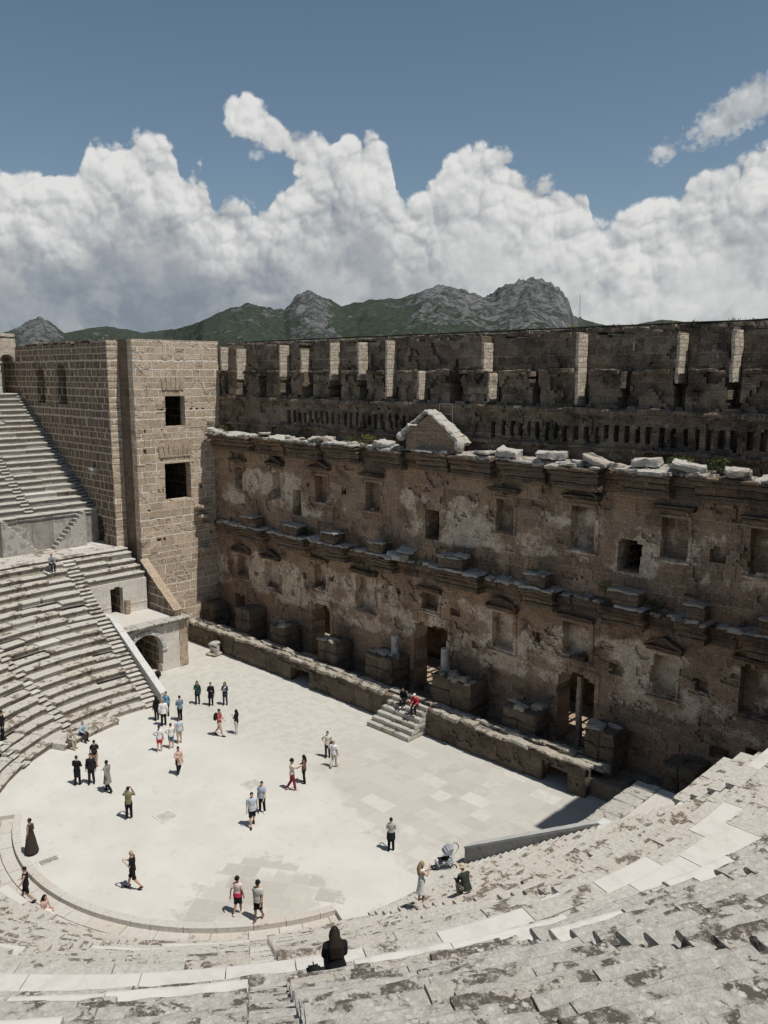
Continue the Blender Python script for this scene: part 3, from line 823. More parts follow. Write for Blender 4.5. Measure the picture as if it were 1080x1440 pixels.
def ring_walkway():
    mb = MB()
    for r0, tr in ((RK + .10, .62), (RK + .74, .75)):
        s = R(240) * r0
        while s < R(340) * r0 - .1:
            e = min(R(340) * r0, s + random.uniform(.8, 1.7))
            a0, a1 = math.degrees(s / r0) + .06, math.degrees(e / r0) - .06
            mb.prism(arc(r0 + tr - .015, a0, a1, 4) + arc(r0, a0, a1, 4)[::-1], 'z', -.41, -.22 + random.uniform(0, .02), random.random() * .85)
            s = e
    structure(mb.build('walkway', M['ring']))
ring_walkway()
# ------------------------------------------------------------------ stage building
YW = 14.3
def rect_depth(A, B, rects, jit=.05):
    """recess depth from a list of (x0,x1,z0,z1,depth[,arch]) with slightly ragged edges"""
    D = np.zeros_like(A)
    n = fbm(np.stack([A * 1.9, B * 1.9, A * 0 + 3.3], -1), 3) * jit * 2
    a, b = A + n, B + n * .8
    for r in rects:
        x0, x1, z0, z1, d = r[:5]
        ins = (a > x0) & (a < x1) & (b > z0) & (b < z1)
        if len(r) > 5 and r[5]:
            c = (x0 + x1) / 2; rad = (x1 - x0) / 2; zs = z1 - rad * r[5]
            ins &= (b < zs) | (((a - c) / rad) ** 2 + ((b - zs) / (rad * r[5])) ** 2 < 1)
        D = np.where(ins, d, D)
    return D

DOORS = [(-21.4, -20.0, 0, 3.9, 9), (-11.6, -9.5, 0, 5.15, 9, .5), (-1.15, 1.65, 0, 5.8, 9), (10.0, 12.35, 0, 5.35, 9, .4), (20.6, 22.2, 0, 4.1, 9)]
NICHE_LOW = [(-21.0, -19.3, 5.5, 7.3), (-17.2, -15.5, 5.2, 7.4), (-11.2, -9.9, 6.4, 8.2), (-6.7, -4.9, 5.6, 8.0), (-.5, .9, 6.8, 7.9), (5.25, 6.8, 5.5, 7.8), (10.2, 11.9, 6.3, 8.3), (15.6, 16.95, 5.5, 7.7), (20.1, 21.6, 5.7, 8.2)]
NICHE_UP = [(-20.95, -19.8, 12.75, 14.6), (-15.95, -14.85, 12.65, 14.6), (-11.0, -9.6, 12.85, 14.7), (-5.7, -4.3, 12.85, 14.7), (5.35, 6.65, 12.8, 14.75), (10.45, 11.9, 12.5, 14.85), (15.7, 17.1, 12.8, 14.85), (20.1, 21.4, 12.7, 14.8)]
WIN_UP = [(-13.6, -12.6, 11.5, 13.45, 9), (-.3, .85, 11.55, 13.45, 9), (13.3, 14.6, 11.7, 13.4, 9, .3)]

stage = thing('stage_building', 'huge brown ruined Roman stage wall with doors, niches and plaster patches, in shade', 'ruin', (0, 15, 0))
def facade():
    x0, z0 = -23.85, .6
    small = [(-12.7, -12.1, 6.7, 7.15, .5), (-9.8, -9.1, 6.95, 7.4, .5), (1.9, 2.7, 6.85, 7.3, .4), (-8.2, -7.7, 13.6, 14.0, .4), (-12.1, -11.7, 13.7, 14.1, .35), (2.6, 3.1, 13.2, 13.6, .3),
             (18.3, 19.1, 13.0, 13.7, .45), (13.2, 13.9, 5.9, 6.5, .5), (8.3, 8.8, 6.6, 7.1, .4), (-18.7, -18.2, 5.9, 6.3, .4), (17.8, 18.6, 6.2, 6.9, .5), (-2.9, -2.4, 7.3, 7.8, .4), (-14.1, -13.6, 5.1, 5.5, .3), (3.6, 4.1, 5.0, 5.5, .3), (18.9, 19.8, 3.1, 3.7, .5)]
    def depth(u, v):
        A, B = u + x0, v + z0
        frames = [(a - .2, b + .2, c - .18, d + .2, -.07) for a, b, c, d in NICHE_LOW + NICHE_UP] + [(r[0] - .28, r[1] + .28, r[2], r[3] + .32, -.05) for r in DOORS]
        D = rect_depth(A, B, frames, .06)
        n = fbm(np.stack([A * .55, B * .55, A * 0 + 9], -1), 4)
        D = D + np.where((n > .22), .05, 0) + np.where(n < -.3, -.03, 0)
        # worn hollows low on the wall
        D = D + np.where((fbm(np.stack([A * .8, B * 1.1, A * 0 + 29], -1), 4) > .36), .12, 0)
        R_ = rect_depth(A, B, [(a, b, c, d, .62) for a, b, c, d in NICHE_LOW + NICHE_UP] + small + [(r[0], r[1], r[2] + (z0 if r[2] == 0 else 0) * 0, r[3], r[4], r[5] if len(r) > 5 else 0) for r in DOORS + WIN_UP])
        return np.where(R_ > 0, R_, D)
    br = sorted(set([r[i] - x0 for r in DOORS + WIN_UP + NICHE_LOW + NICHE_UP for i in (0, 1)]))
    mb = MB()
    panel(mb, (x0, YW, z0), (1, 0, 0), (0, -1, 0), 48.0, 16.5, .16, depth, 1.3, br, (), None, .018, 1.5)
    mb.build('facade_wall', M['stage'], stage)
facade()

PIERS = [(-24.2, -23.6), (-22.3, -21.4), (-19.2, -15.9), (-14.2, -13.4), (-11.9, -10.2), (-9.0, -7.3), (-6.2, -4.6), (1.8, 3.45), (8.1, 9.9), (13.9, 15.6), (16.8, 18.3), (20.5, 22.0), (24.0, 27)]
SLOTS = [(-23.2, -22.6), (-21.35, -20.4), (-18.6, -17.7), (-15.8, -14.7), (-13.2, -12.2), (-10.1, -8.9), (-7.2, -6.4), (-4.55, -3.55), (-1.75, -.8), (1.05, 1.9), (3.9, 4.8), (6.9, 7.55), (9.9, 10.7), (12.6, 13.3), (15.5, 16.2), (18.2, 18.9), (21.8, 22.6)]
def attic():
    x0, z0 = -24.1, 16.6
    tops = 24.18
    def depth(u, v):
        A, B = u + x0, v + z0
        jit = fbm(np.stack([A * 1.5, B * 1.9, A * 0 + 1.1], -1), 4) * .24
        a, b = A + jit, B + jit
        D = np.zeros_like(A)
        rec = np.ones_like(A, bool)
        for p, q in PIERS: rec &= ~((a > p) & (a < q))
        t1 = (b > 22.1) & rec
        back = fbm(np.stack([A * .7, B * .9, A * 0 + 61], -1), 3)
        D = np.where(t1, 1.05 + np.where(back > .15, -.22, 0), D)
        for p, q in SLOTS:
            D = np.where((a > p) & (a < q) & (b > 20.25) & (b < np.where(rec, 22.2, 21.9)), 1.15, D)
        # tier two stands a little back between the slots, with broken blocks
        t2 = (b > 20.2) & (b < 22.1)
        nn = fbm(np.stack([A * .9, B * 1.3, A * 0 + 7], -1), 3)
        D = np.where(t2 & (D == 0) & (nn > .12), .26, D)
        D = np.where((b > 19.75) & (b < 20.2) & (D == 0), -.10, D)
        # sockets of the vanished stage roof
        sock = (b > 18.35) & (b < 19.25) & (np.mod(A, .62) < .30) & (((A > 4.2) & (A < 23)) | ((A > -15) & (A < -2.4)))
        D = np.where(sock, .5, D)
        D = np.where((nn < -.32) & (D == 0), .16, D)
        n = fbm(np.stack([A * .45, B * .6, A * 0 + 19], -1), 4)
        D = D + np.where((D == 0) & (n > .18), .10, 0)
        return D
    def removed(u, v):
        A, B = u + x0, v + z0
        return B > tops + fbm(np.stack([A * .9, A * 0, A * 0 + 5], -1), 3) * .32
    br = sorted(set([e - x0 for p in PIERS + SLOTS for e in p]))
    mb = MB()
    panel(mb, (x0, 15.0, z0), (1, 0, 0), (0, -1, 0), 50.0, 8.2, .15, depth, 2.2, br, (), removed, .028, 1.8)
    mb.build('attic_wall', M['attic'], stage)
    # coping with rough stones and the lightning cable that runs along it
    mb = MB(); x = -24.0
    while x < 25.5:
        w = random.uniform(.7, 1.8)
        if True:
            mb.rbox((x + w / 2, 16.65, 24.22 + random.uniform(-.06, .10)), (w - .03, random.uniform(1.0, 1.3), random.uniform(.25, .45)), 0, .22, .035, .06, random.random() * .8)
        x += w
    mb.build('coping', M['attic'], stage)
attic()
mb = MB(); mb.tube([(x, 16.12, 24.50 + .015 * math.sin(x * 1.3)) for x in np.arange(-22, 25.5, 1.5)], .05, 6)
m_, t_, b_ = new_mat('black_cable'); b_.inputs['Base Color'].default_value = (.02, .02, .02, 1)
tag(mb.build('cable', m_, loc=(0, 15, 24.7)), 'black cable running along the top edge of the stage wall', 'cable')

def course(x, x1, zc, pr, hh):
    mb = MB()
    while x < x1 - .15:
        w = min(random.uniform(.7, 1.9), x1 - x)
        mb.rbox((x + w / 2, 15.0 - pr / 2 + .05, zc + random.uniform(-.05, .05)), (w, pr + .22 + random.uniform(-.05, .08), hh * random.uniform(.7, 1.3)), random.uniform(-.03, .03), .16, .035, .03, random.random())
        x += w
    mb.build('ledge_course', M['attic'], stage)
for (a, b) in zip([-23.9] + [q[1] for q in SLOTS], [q[0] for q in SLOTS] + [24.5]): course(a + .03, b - .03, 22.12, .10, .20)
course(-23.9, 24.5, 20.02, .16, .24); course(-23.9, 24.5, 18.0, .10, .22)
# pale slabs added so the sunward pier sides look brightly lit
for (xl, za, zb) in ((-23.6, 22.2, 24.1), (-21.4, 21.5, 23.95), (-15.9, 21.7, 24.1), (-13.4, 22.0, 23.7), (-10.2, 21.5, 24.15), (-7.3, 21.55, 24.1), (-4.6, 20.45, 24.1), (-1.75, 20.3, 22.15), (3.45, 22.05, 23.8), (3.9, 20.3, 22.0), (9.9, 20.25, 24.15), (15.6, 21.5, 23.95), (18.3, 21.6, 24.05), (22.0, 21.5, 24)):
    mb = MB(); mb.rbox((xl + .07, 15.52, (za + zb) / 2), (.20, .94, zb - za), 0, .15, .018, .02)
    mb.build('sunlit_pier_slab', M['sunlit_pier'], stage)
# added boxes that keep room light out of the upper windows and small doors
def blackout_box(x0, x1, z0, z1, y1=17.6):
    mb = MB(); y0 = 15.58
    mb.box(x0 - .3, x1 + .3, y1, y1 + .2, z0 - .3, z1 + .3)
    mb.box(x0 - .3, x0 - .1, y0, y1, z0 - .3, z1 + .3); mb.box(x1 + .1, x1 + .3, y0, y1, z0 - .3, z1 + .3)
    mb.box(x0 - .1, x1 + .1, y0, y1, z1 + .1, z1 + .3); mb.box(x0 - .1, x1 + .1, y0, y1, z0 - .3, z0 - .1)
    mb.build('window_blackout', M['dark_masonry'], stage)
for r in WIN_UP: blackout_box(*r[:4])
blackout_box(-21.4, -20.0, 1.3, 3.9); blackout_box(20.6, 22.2, 1.3, 4.1)
# outer wall of the roofless stage rooms and their floor
mb = MB(); panel(mb, (-30, 20.2, -.3), (1, 0, 0), (0, -1, 0), 60, 24.2, .8, lambda u, v: u * 0 + np.where((np.mod(u, 7.3) < 1.6) & (v > 9) & (v < 12), .4, 0), 1.2, (), (), None, .03, 1.2)
mb.build('outer_wall', M['attic'], stage)
mb = MB(); mb.box(-27, 27, 15.3, 20.3, -.3, .93)
mb.build('room_floor', M['brown'], stage)
mb = MB()
for x in np.arange(-4, 18, .62): mb.box(x, x + .14, 15.7, 20.15, 6.6, 6.75)
for y in (16.6, 18.0, 19.3): mb.box(-4.2, 18, y, y + .14, 6.45, 6.59)
wood_m = cloth((.10, .065, .04), .8)
mb.build('wooden_beams', wood_m, stage)
mb = MB(); mb.rbox((11.15, YW + .45, 2.9), (.28, .35, 4.4), 0, .25, .02, .03); mb.build('door_post', M['brown'], stage)
# lintels above the big doors
for (x0, x1, z1) in ((-1.15, 1.65, 5.8), (-21.4, -20.0, 3.9)):
    mb = MB(); n = 5 if x1 - x0 > 2 else 3
    for k in range(n):
        w = (x1 - x0 + .7) / n; xx = x0 - .35 + w * (k + .5)
        mb.rbox((xx, YW + .12, z1 + .38), (w - .03, .42, .66), 0, .25, .012, .03, random.random())
    mb.build('lintel', M['stage'], stage)

def pediment_piece(xc, w, z, h, kind, proj=.42, broken=False):
    mb = MB()
    x0, x1 = xc - w / 2, xc + w / 2
    y1 = YW + .05
    mb.rbox((xc, (YW - proj * .75 + y1) / 2, z + .07), (w * .94, y1 - YW + proj * .75, .14), 0, .2, .015, .03)
    mb.rbox((xc, (YW - proj + y1) / 2, z + .22), (w, y1 - YW + proj, .13), 0, .2, .02, .04)
    if kind == 'tri':
        mb.prism([(x0 + .05, z + .29), (x1 - .05, z + .29), (xc, z + h)], 'y', YW - proj * .35, y1)
        for s in (-1, 1):
            a = math.atan2(h - .25, w / 2)
            if broken and s == 1: continue
            L = math.hypot(w / 2, h - .25)
            mb.rbox((xc + s * w / 4, (YW - proj + y1) / 2, z + .30 + (h - .25) / 2), (L, y1 - YW + proj, .12), 0, .2, .015, .03, .5, (0, s * a))
    elif kind == 'arc':
        n = 7; pr = None
        for k in range(n):
            a0 = math.pi * (k + .5) / n; 
            xx = xc - math.cos(a0) * w / 2 * .94; zz = z + .26 + math.sin(a0) * (h - .25)
            tl = math.atan2(math.cos(a0) * (h - .25), math.sin(a0) * w / 2)
            if broken and k in (4, 5): continue
            mb.rbox((xx, (YW - proj + y1) / 2, zz), (w / n * 1.35, y1 - YW + proj, .13), 0, .2, .015, .03, .5, (0, -tl))
        mb.prism([(x0 + .1, z + .28)] + [(xc - math.cos(math.pi * k / 8) * w * .44, z + .28 + math.sin(math.pi * k / 8) * (h - .33)) for k in range(9)][1:-1] + [(x1 - .1, z + .28)], 'y', YW - proj * .3, y1)
    mb.build('niche_pediment', M['entab'], stage)
kinds = ['arc', 'tri', 'flat', 'arc', 'flat', 'arc', 'flat', 'tri', 'arc']
for (a, b, c, d), k in zip(NICHE_LOW, kinds):
    pediment_piece((a + b) / 2, (b - a) + .75, d + .18, .75, k, .42, k == 'arc')
kinds = ['flat', 'tri', 'tri', 'flat', 'flat', 'tri', 'flat', 'flat']
for (a, b, c, d), k in zip(NICHE_UP, kinds):
    pediment_piece((a + b) / 2, (b - a) + .85, d + .40, .7, k, .55)
for (a, b, c, d) in NICHE_LOW + NICHE_UP:
    mb = MB(); mb.rbox(((a + b) / 2, YW - .05, c - .16), (b - a + .5, .36, .16), 0, .2, .02, .035); mb.build('niche_sill', M['stage'], stage)

def entablature(x0, x1, yf, zt, hgt, slabmode=1.0, ped=False, dz=0):
    """projecting order: architrave, frieze and cornice on the wall, with a pale slab on top"""
    mb = MB(); y1 = YW + .06; w = x1 - x0; xc = (x0 + x1) / 2
    lay = [(0, .30, .46, .06), (.30, .60, .42, .03), (.60, .82, .22, -.03), (.82, 1.0, .06, -.10)]
    for a, b, back, ext in lay:
        z0 = zt - hgt + a * hgt; z1 = zt - hgt + b * hgt - .004; yy = yf + back
        mb.rbox((xc + random.uniform(-.05, .05), (yy + y1) / 2, (z0 + z1) / 2 + dz), (w - 2 * ext - .1, y1 - yy, z1 - z0), 0, .2, .028, .05, random.random() * .8)
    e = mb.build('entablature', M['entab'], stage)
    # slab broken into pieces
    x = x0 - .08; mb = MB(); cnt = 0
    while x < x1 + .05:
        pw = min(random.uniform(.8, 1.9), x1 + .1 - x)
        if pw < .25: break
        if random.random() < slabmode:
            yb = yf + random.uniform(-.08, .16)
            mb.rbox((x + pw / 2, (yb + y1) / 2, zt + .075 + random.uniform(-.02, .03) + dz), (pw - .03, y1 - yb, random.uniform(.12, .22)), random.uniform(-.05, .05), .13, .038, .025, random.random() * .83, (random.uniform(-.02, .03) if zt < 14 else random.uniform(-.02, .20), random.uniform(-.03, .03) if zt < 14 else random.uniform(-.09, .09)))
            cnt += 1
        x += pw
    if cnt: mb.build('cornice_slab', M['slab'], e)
    if ped:
        mb = MB(); pw = min(w * .6, 1.9); px = xc + random.uniform(-.2, .2) * w
        mb.rbox((px, yf + .62, zt + .50), (pw, .85, .66), random.uniform(-.06, .06), .2, .03, .05)
        p_ = mb.build('order_pedestal', M['entab'], e)
        mb = MB(); mb.rbox((px + random.uniform(-.1, .1), yf + .58, zt + .90), (pw + .12, 1.0, .15), random.uniform(-.08, .08), .18, .03, .05, random.random() * .8, (random.uniform(-.04, .04), random.uniform(-.05, .05)))
        o = mb.build('pedestal_slab', M['slab'], e)
# continuous string course carrying the projecting orders
for zt, hgt, yf in ((9.85, 1.0, 13.9), (17.05, 1.15, 13.85)):
    mb = MB(); x = -23.6
    while x < 24:
        w = random.uniform(1.2, 2.6)
        for a, b, back in ((0, .55, .22), (.55, 1.0, 0)):
            z0 = zt - hgt + a * hgt; z1 = zt - hgt + b * hgt
            mb.rbox((x + w / 2, (yf + back + YW + .05) / 2 + random.uniform(-.05, .05), (z0 + z1) / 2), (w - .015, YW + .05 - yf - back, z1 - z0 - .005), 0, .22, .028, .05, random.random() * .8)
        x += w
    mb.build('string_course', M['entab'], stage)
# broken pale cornice pieces still lying along the ledges between the orders
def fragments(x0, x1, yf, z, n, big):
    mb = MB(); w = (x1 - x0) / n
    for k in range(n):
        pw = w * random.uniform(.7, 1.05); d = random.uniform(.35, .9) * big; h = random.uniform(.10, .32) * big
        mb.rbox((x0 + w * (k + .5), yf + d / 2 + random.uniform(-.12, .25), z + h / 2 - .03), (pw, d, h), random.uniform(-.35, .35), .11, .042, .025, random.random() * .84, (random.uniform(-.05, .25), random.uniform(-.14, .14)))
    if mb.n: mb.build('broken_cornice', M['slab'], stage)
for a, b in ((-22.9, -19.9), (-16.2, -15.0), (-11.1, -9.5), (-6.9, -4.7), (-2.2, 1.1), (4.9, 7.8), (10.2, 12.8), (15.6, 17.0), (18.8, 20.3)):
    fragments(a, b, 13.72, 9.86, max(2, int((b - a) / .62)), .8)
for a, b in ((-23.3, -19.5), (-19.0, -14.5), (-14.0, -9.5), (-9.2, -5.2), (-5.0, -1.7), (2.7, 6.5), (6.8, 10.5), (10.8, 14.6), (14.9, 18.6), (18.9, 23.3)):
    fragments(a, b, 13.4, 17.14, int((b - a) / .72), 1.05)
for (a, b) in ((-19.7, -16.3), (-14.9, -11.2), (-9.4, -7.0), (-4.6, -2.3), (1.2, 4.8), (7.9, 10.1), (12.9, 15.5), (17.1, 18.7), (20.4, 22.6)):
    entablature(a, b, 13.0, 10.0, 1.15, .85, True)
up_iv = [(-23.4, -22.0), (-21.9, -17.7), (-16.9, -13.6), (-13.4, -9.8), (-9.05, -5.6), (-4.6, -1.6), (-.6, 2.1), (2.4, 5.6), (5.9, 9.1), (9.5, 12.6), (13.6, 16.5), (17.4, 21.1), (21.4, 23.7)]
for a, b in up_iv:
    entablature(a, b, 13.05 + random.uniform(-.12, .25), 17.15, 1.25, .8, False, random.uniform(-.06, .06))

# main pediment in the middle of the top cornice
def main_pediment():
    mb = MB()
    mb.prism([(-1.45, 17.2), (2.55, 17.2), (2.55, 18.15), (.62, 19.62), (-1.0, 18.5), (-1.45, 18.1)], 'y', 13.75, 14.75)
    b = mb.build('pediment', M['brown2'], stage)
    mb = MB()
    def rake(x0, z0, x1, z1, th, n, tone):
        a = math.atan2(z1 - z0, x1 - x0)
        for k in range(n):
            f = (k + .5) / n
            mb.rbox((x0 + (x1 - x0) * f, 13.95, z0 + (z1 - z0) * f), (math.hypot(x1 - x0, z1 - z0) / n * 1.04, 1.0 + random.uniform(-.1, .1), th), 0, .14, .05, .06, tone, (0, -a))
    rake(.3, 19.75, 2.45, 18.45, .20, 4, .2)
    rake(2.25, 18.45, 3.1, 17.75, .34, 2, .6)
    rake(-1.75, 18.15, -.95, 18.75, .34, 2, .4)
    rake(-.8, 18.9, .35, 19.76, .17, 3, .4)
    mb.ball((-1.75, 13.6, 18.05), (.34, .34, .30), 10, 7); mb.ball((3.0, 13.6, 17.7), (.30, .34, .42), 10, 7)
    mb.build('raking_cornice', M['slab'], b)
M['brown2'] = masonry('pediment_brick', (.22, .155, .105), (.34, .25, .175), (.36, .29, .22), .42, .16, .02, dark_amt=.3, bump=.7, dark=(.08, .06, .05))
main_pediment()
mb = MB()
for x in (.45, 1.5): mb.tube([(x, 14.75, 18.2), (x, 14.75, 20.15)], .03, 6)
for z in (20.13, 19.5, 18.9): mb.tube([(.45, 14.75, z), (1.5, 14.75, z)], .025, 6)
m_, t_, b_ = new_mat('galvanised_pipe'); b_.inputs['Base Color'].default_value = (.45, .45, .44, 1); b_.inputs['Metallic'].default_value = .3; b_.inputs['Roughness'].default_value = .6
tag(mb.build('pipe_frame', m_, loc=(1, 14.75, 18.2)), 'thin metal pipe frame standing behind the gable on the upper ledge', 'pipe frame')

# loose blocks lying on the ledges
BL = [(-22.6, 13.7, 17.45, 1.5, .5, .22, .3, 'curved pale slab at the left end of the upper ledge, beside the tower'),
      (-16.0, 13.6, 17.5, 1.3, .8, .25, -.35, 'tilted pale slab on the upper ledge, left of the gable'),
      (-9.6, 13.7, 17.45, 1.7, .8, .3, .1, 'long flat slab on the upper ledge among low weeds'),
      (-3.2, 13.6, 17.5, 1.2, .9, .45, .2, 'chunky pale block on the upper ledge just left of the gable'),
      (4.9, 13.6, 17.45, 1.7, .9, .3, -.15, 'flat grey slab on the upper ledge, first right of the gable'),
      (6.6, 13.7, 17.55, 1.3, .9, .6, .25, 'round topped grey block on the upper ledge, second right of the gable'),
      (9.4, 13.8, 17.6, 1.6, .9, .62, 0.0, 'pale rectangular block on the upper ledge, third right of the gable'),
      (12.3, 13.7, 17.5, 1.5, .9, .45, .5, 'dark sided block tilted on the upper ledge, fourth right of the gable'),
      (15.0, 13.8, 17.6, 1.4, .8, .6, -.2, 'blocky grey cornice stone on the upper ledge before the right weeds'),
      (17.2, 13.7, 17.55, 1.6, .9, .55, .4, 'dark weathered block on the upper ledge beside yellow green weeds'),
      (19.6, 13.5, 17.5, 1.2, .8, .5, -.1, 'pale block near the right end of the upper ledge'),
      (-2.0, 13.5, 10.25, 1.5, .8, .55, .15, 'bright cornice block on the middle ledge, the whitest one'),
      (-1.0, 13.4, 10.75, 1.2, .8, .18, .1, 'thin white slab lying on top of the whitest cornice block'),
      (-10.3, 13.5, 10.2, .9, .7, .3, .35, 'small tilted slab on the middle ledge near dark bushes'),
      (6.6, 13.5, 10.1, .7, .6, .4, .3, 'small pale lump on the middle ledge, right of the long slab'),
      (3.6, 13.4, 11.15, .8, .6, .22, .2, 'small slab atop the pedestal over the central door')]
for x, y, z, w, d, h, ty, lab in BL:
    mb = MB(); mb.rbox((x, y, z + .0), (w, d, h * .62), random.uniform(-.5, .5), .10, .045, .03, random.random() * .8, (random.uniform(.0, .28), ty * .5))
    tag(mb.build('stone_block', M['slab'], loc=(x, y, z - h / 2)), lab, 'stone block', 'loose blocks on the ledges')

# ------------------------------------------------------------------ towers and end walls
M['corner'] = masonry('shaded_corner_masonry', (.12, .088, .064), (.19, .143, .105), (.30, .25, .2), 1.2, .56, .03, dark_amt=.5, bump=.9, dark=(.05, .04, .032), mortar_amt=.5)  # darker copy of the tower stone, shade put into its colour
def left_tower():
    tw = thing('stair_tower', 'tall sunlit stone block tower with two dark square windows, left of the stage wall', 'tower', (-24.5, 10, 0))
    rnd = random.Random(4)
    holes = [(rnd.uniform(.6, 6.6), rnd.choice([9.3, 11.4, 13.2, 15.2, 16.4, 17.5, 19.6])) for _ in range(16)]
    holes += [(.75, 16.3), (.75, 18.0), (2.3, 18.05), (2.3, 16.35), (.85, 11.7)]
    def depth(u, v):
        D = rect_depth(u, v, [(2.65, 4.45, 18.2, 20.65, 9), (2.35, 4.75, 12.3, 15.35, 9)], .04)
        n = fbm(np.stack([u * .9, v * .9, u * 0 + 2], -1), 3)
        D = D + np.where(D == 0, np.where(n > .25, .03, 0) + np.where(n < -.28, -.03, 0), 0)
        for a, b in holes: D = np.where((np.abs(u - a) < .11) & (np.abs(v - b) < .11), .35, D)
        # the far lower corner is torn away
        edge = 8.2 - np.clip((6.5 - v) / 6.5, 0, 1) * 1.2 + fbm(np.stack([v * .8, u * 0, u * 0 + 8], -1), 3) * .5
        D = np.where((u > edge) & (v < 9) & (D < .1), .3, D)
        return D
    def rem(u, v): return v > 24.62 + fbm(np.stack([u * .8, u * 0, u * 0 + 2], -1), 3) * .14
    mb = MB(); panel(mb, (-23.8, 7.25, -.4), (0, 1, 0), (1, 0, 0), 7.78, 25.4, .14, depth, .70, (), (), lambda u, v: rem(u, v - .4), .016, 1.7)
    mb.build('tower_wall', M['tower'], tw)
    mb = MB(); mb.box(-26.0, -24.52, 7.25, 8.6, -.4, 24.55); mb.build('tower_corner', M['corner'], tw)
    mb = MB(); mb.box(-33, -25.56, 13.2, 14.3, -.4, 24.3); mb.box(-33.5, -32.5, 8.7, 13.15, -.4, 24.3); mb.box(-33.5, -24.6, 8.65, 15.0, 23.7, 24.2); mb.box(-33, -24.6, 14.35, 15.0, 17, 23.65)
    mb.build('tower_core', M['dark_masonry'], tw)
    for (y, z, w, h) in ((12.9, 11.15, 1.0, .36), (12.5, 11.15, .7, .3), (12.8, 10.35, .9, .3), (13.2, 9.6, .6, .4), (12.9, 7.55, .8, .42)):
        mb = MB(); mb.rbox((-23.55, y, z), (1.1, w, h), random.uniform(-.2, .2), .15, .05, .05, random.random()); mb.build('broken_cornice', M['brown'], tw)
    # upright voussoirs over the windows
    mb = MB()
    for yc, zb, n, w in ((10.65, 20.65, 5, .42), (10.65, 15.35, 7, .44)):
        for k in range(n):
            a = (k - (n - 1) / 2)
            mb.rbox((-23.78, yc + a * w * .98, zb + .52), (.12, w - .05, .98), 0, .2, .008, .02, random.random(), (a * -.07, 0))
    mb.build('window_head', M['brown'], tw)
    return tw
left_tower()

def left_wall():
    w = thing('end_wall', 'shaded brown wall of stone blocks with two arched windows, above the left benches', 'wall', (-33, 6.6, 7.5))
    x0, z0 = -26.0, 6.5
    def depth(u, v):
        X, Z = x0 - u, v + z0
        D = rect_depth(X, Z, [(-38.9, -37.3, 19.4, 22.5, 9, .8), (-34.8, -33.1, 19.45, 22.75, 9, .8), (-29.35, -27.95, 8.0, 10.6, 9, .4)], .04)
        n = fbm(np.stack([u * .8, v * .8, u * 0 + 12], -1), 3)
        D = D + np.where(D == 0, np.where(n > .25, .03, 0), 0)
        return D
    def rem(u, v): return v + z0 > 24.55 - np.where(u > 2.6, .22, 0) + fbm(np.stack([u * .7, u * 0, u * 0 + 14], -1), 3) * .12
    mb = MB(); panel(mb, (x0, 6.3, z0), (-1, 0, 0), (0, -1, 0), 20, 18.4, .17, depth, 1.3, (), (), rem, .02, 1.7)
    mb.build('block_wall', M['dark_masonry'], w)
    mb = MB()
    for xc, rad, zs in ((-38.1, .85, 21.85), (-33.95, .87, 22.1)):
        for k in range(9):
            a = math.pi * (k + .5) / 9
            mb.rbox((xc + math.cos(a) * (rad + .32), 6.32, zs + math.sin(a) * (rad + .32) * .85), (.62, .16, .24), 0, .2, .008, .02, random.random(), (0, -a))
    mb.build('arch_stones', M['dark_masonry'], w)
    mb = MB(); z = z0  # pale facing added so the sunward wall end looks lit
    while z < 24.3:
        h = min(random.uniform(.45, .65), 24.45 - z); mb.rbox((-25.99, 6.78, z + h / 2), (.16, .96, h - .012), 0, .2, .012, .02); z += h
    mb.build('sunlit_end_facing', M['tower'], w)
    mb = MB()
    for xc, zb in ((-38.1, 19.4), (-33.95, 19.45)):
        for k in range(4): mb.box(xc - .75, xc + .75, 7.5, 7.53, zb + .5 + k * .62, zb + .53 + k * .62)
        for k in range(4): mb.box(xc - .6 + k * .4, xc - .57 + k * .4, 7.53, 7.56, zb, zb + 3.2)
    m, t, bs = new_mat('window_bars'); bs.inputs['Base Color'].default_value = (.03, .03, .03, 1)
    mb.build('window_bars', m, w)
    mb = MB(); mb.rbox((-28.75, 6.05, 14.4), (.75, .6, .28), 0, .14, .03, .04); mb.rbox((-28.75, 6.16, 14.1), (.45, .4, .35), 0, .14, .03, .05)
    mb.build('wall_bracket', M['slab'], w)
    mb = MB(); mb.rbox((-34, 7.0, 24.5), (14, 1.3, .18), 0, .3, .05, .05); mb.build('coping', M['dark_masonry'], w)
    # dark room behind the windows and the door
    mb = MB(); mb.box(-45, -26.9, 10.5, 11, 0, 24.2); mb.box(-45, -33.6, 7.85, 11, 23.9, 24.15)
    mb.build('rear_wall', M['dark_masonry'], w)
left_wall()

def right_tower():
    tw = thing('stair_tower', 'stone tower at the right end of the stage wall, shading the floor corner', 'tower', (26, 10, 0))
    mb = MB()
    panel(mb, (24.25, 14.35, -.4), (0, -1, 0), (-1, 0, 0), 5.45, 25.1, .35, lambda u, v: u * 0 + np.where(fbm(np.stack([u, v, u * 0], -1), 3) > .25, .04, 0), 1.2, (), (), None, .02, 1.5)
    panel(mb, (25.5, 8.9, -.4), (1, 0, 0), (0, -1, 0), 9, 25.1, .4, lambda u, v: u * 0, 1.2, (), (), None, .02, 1.5)
    mb.build('tower_wall', M['tower'], tw)
    mb = MB(); mb.box(25.5, 34.4, 13.2, 14.3, -.4, 24.6); mb.box(33.5, 34.4, 10.15, 13.15, -.4, 24.6); mb.box(25.5, 34.4, 10.15, 14.2, 23.9, 24.5)
    mb.build('tower_core', M['dark_masonry'], tw)
right_tower()

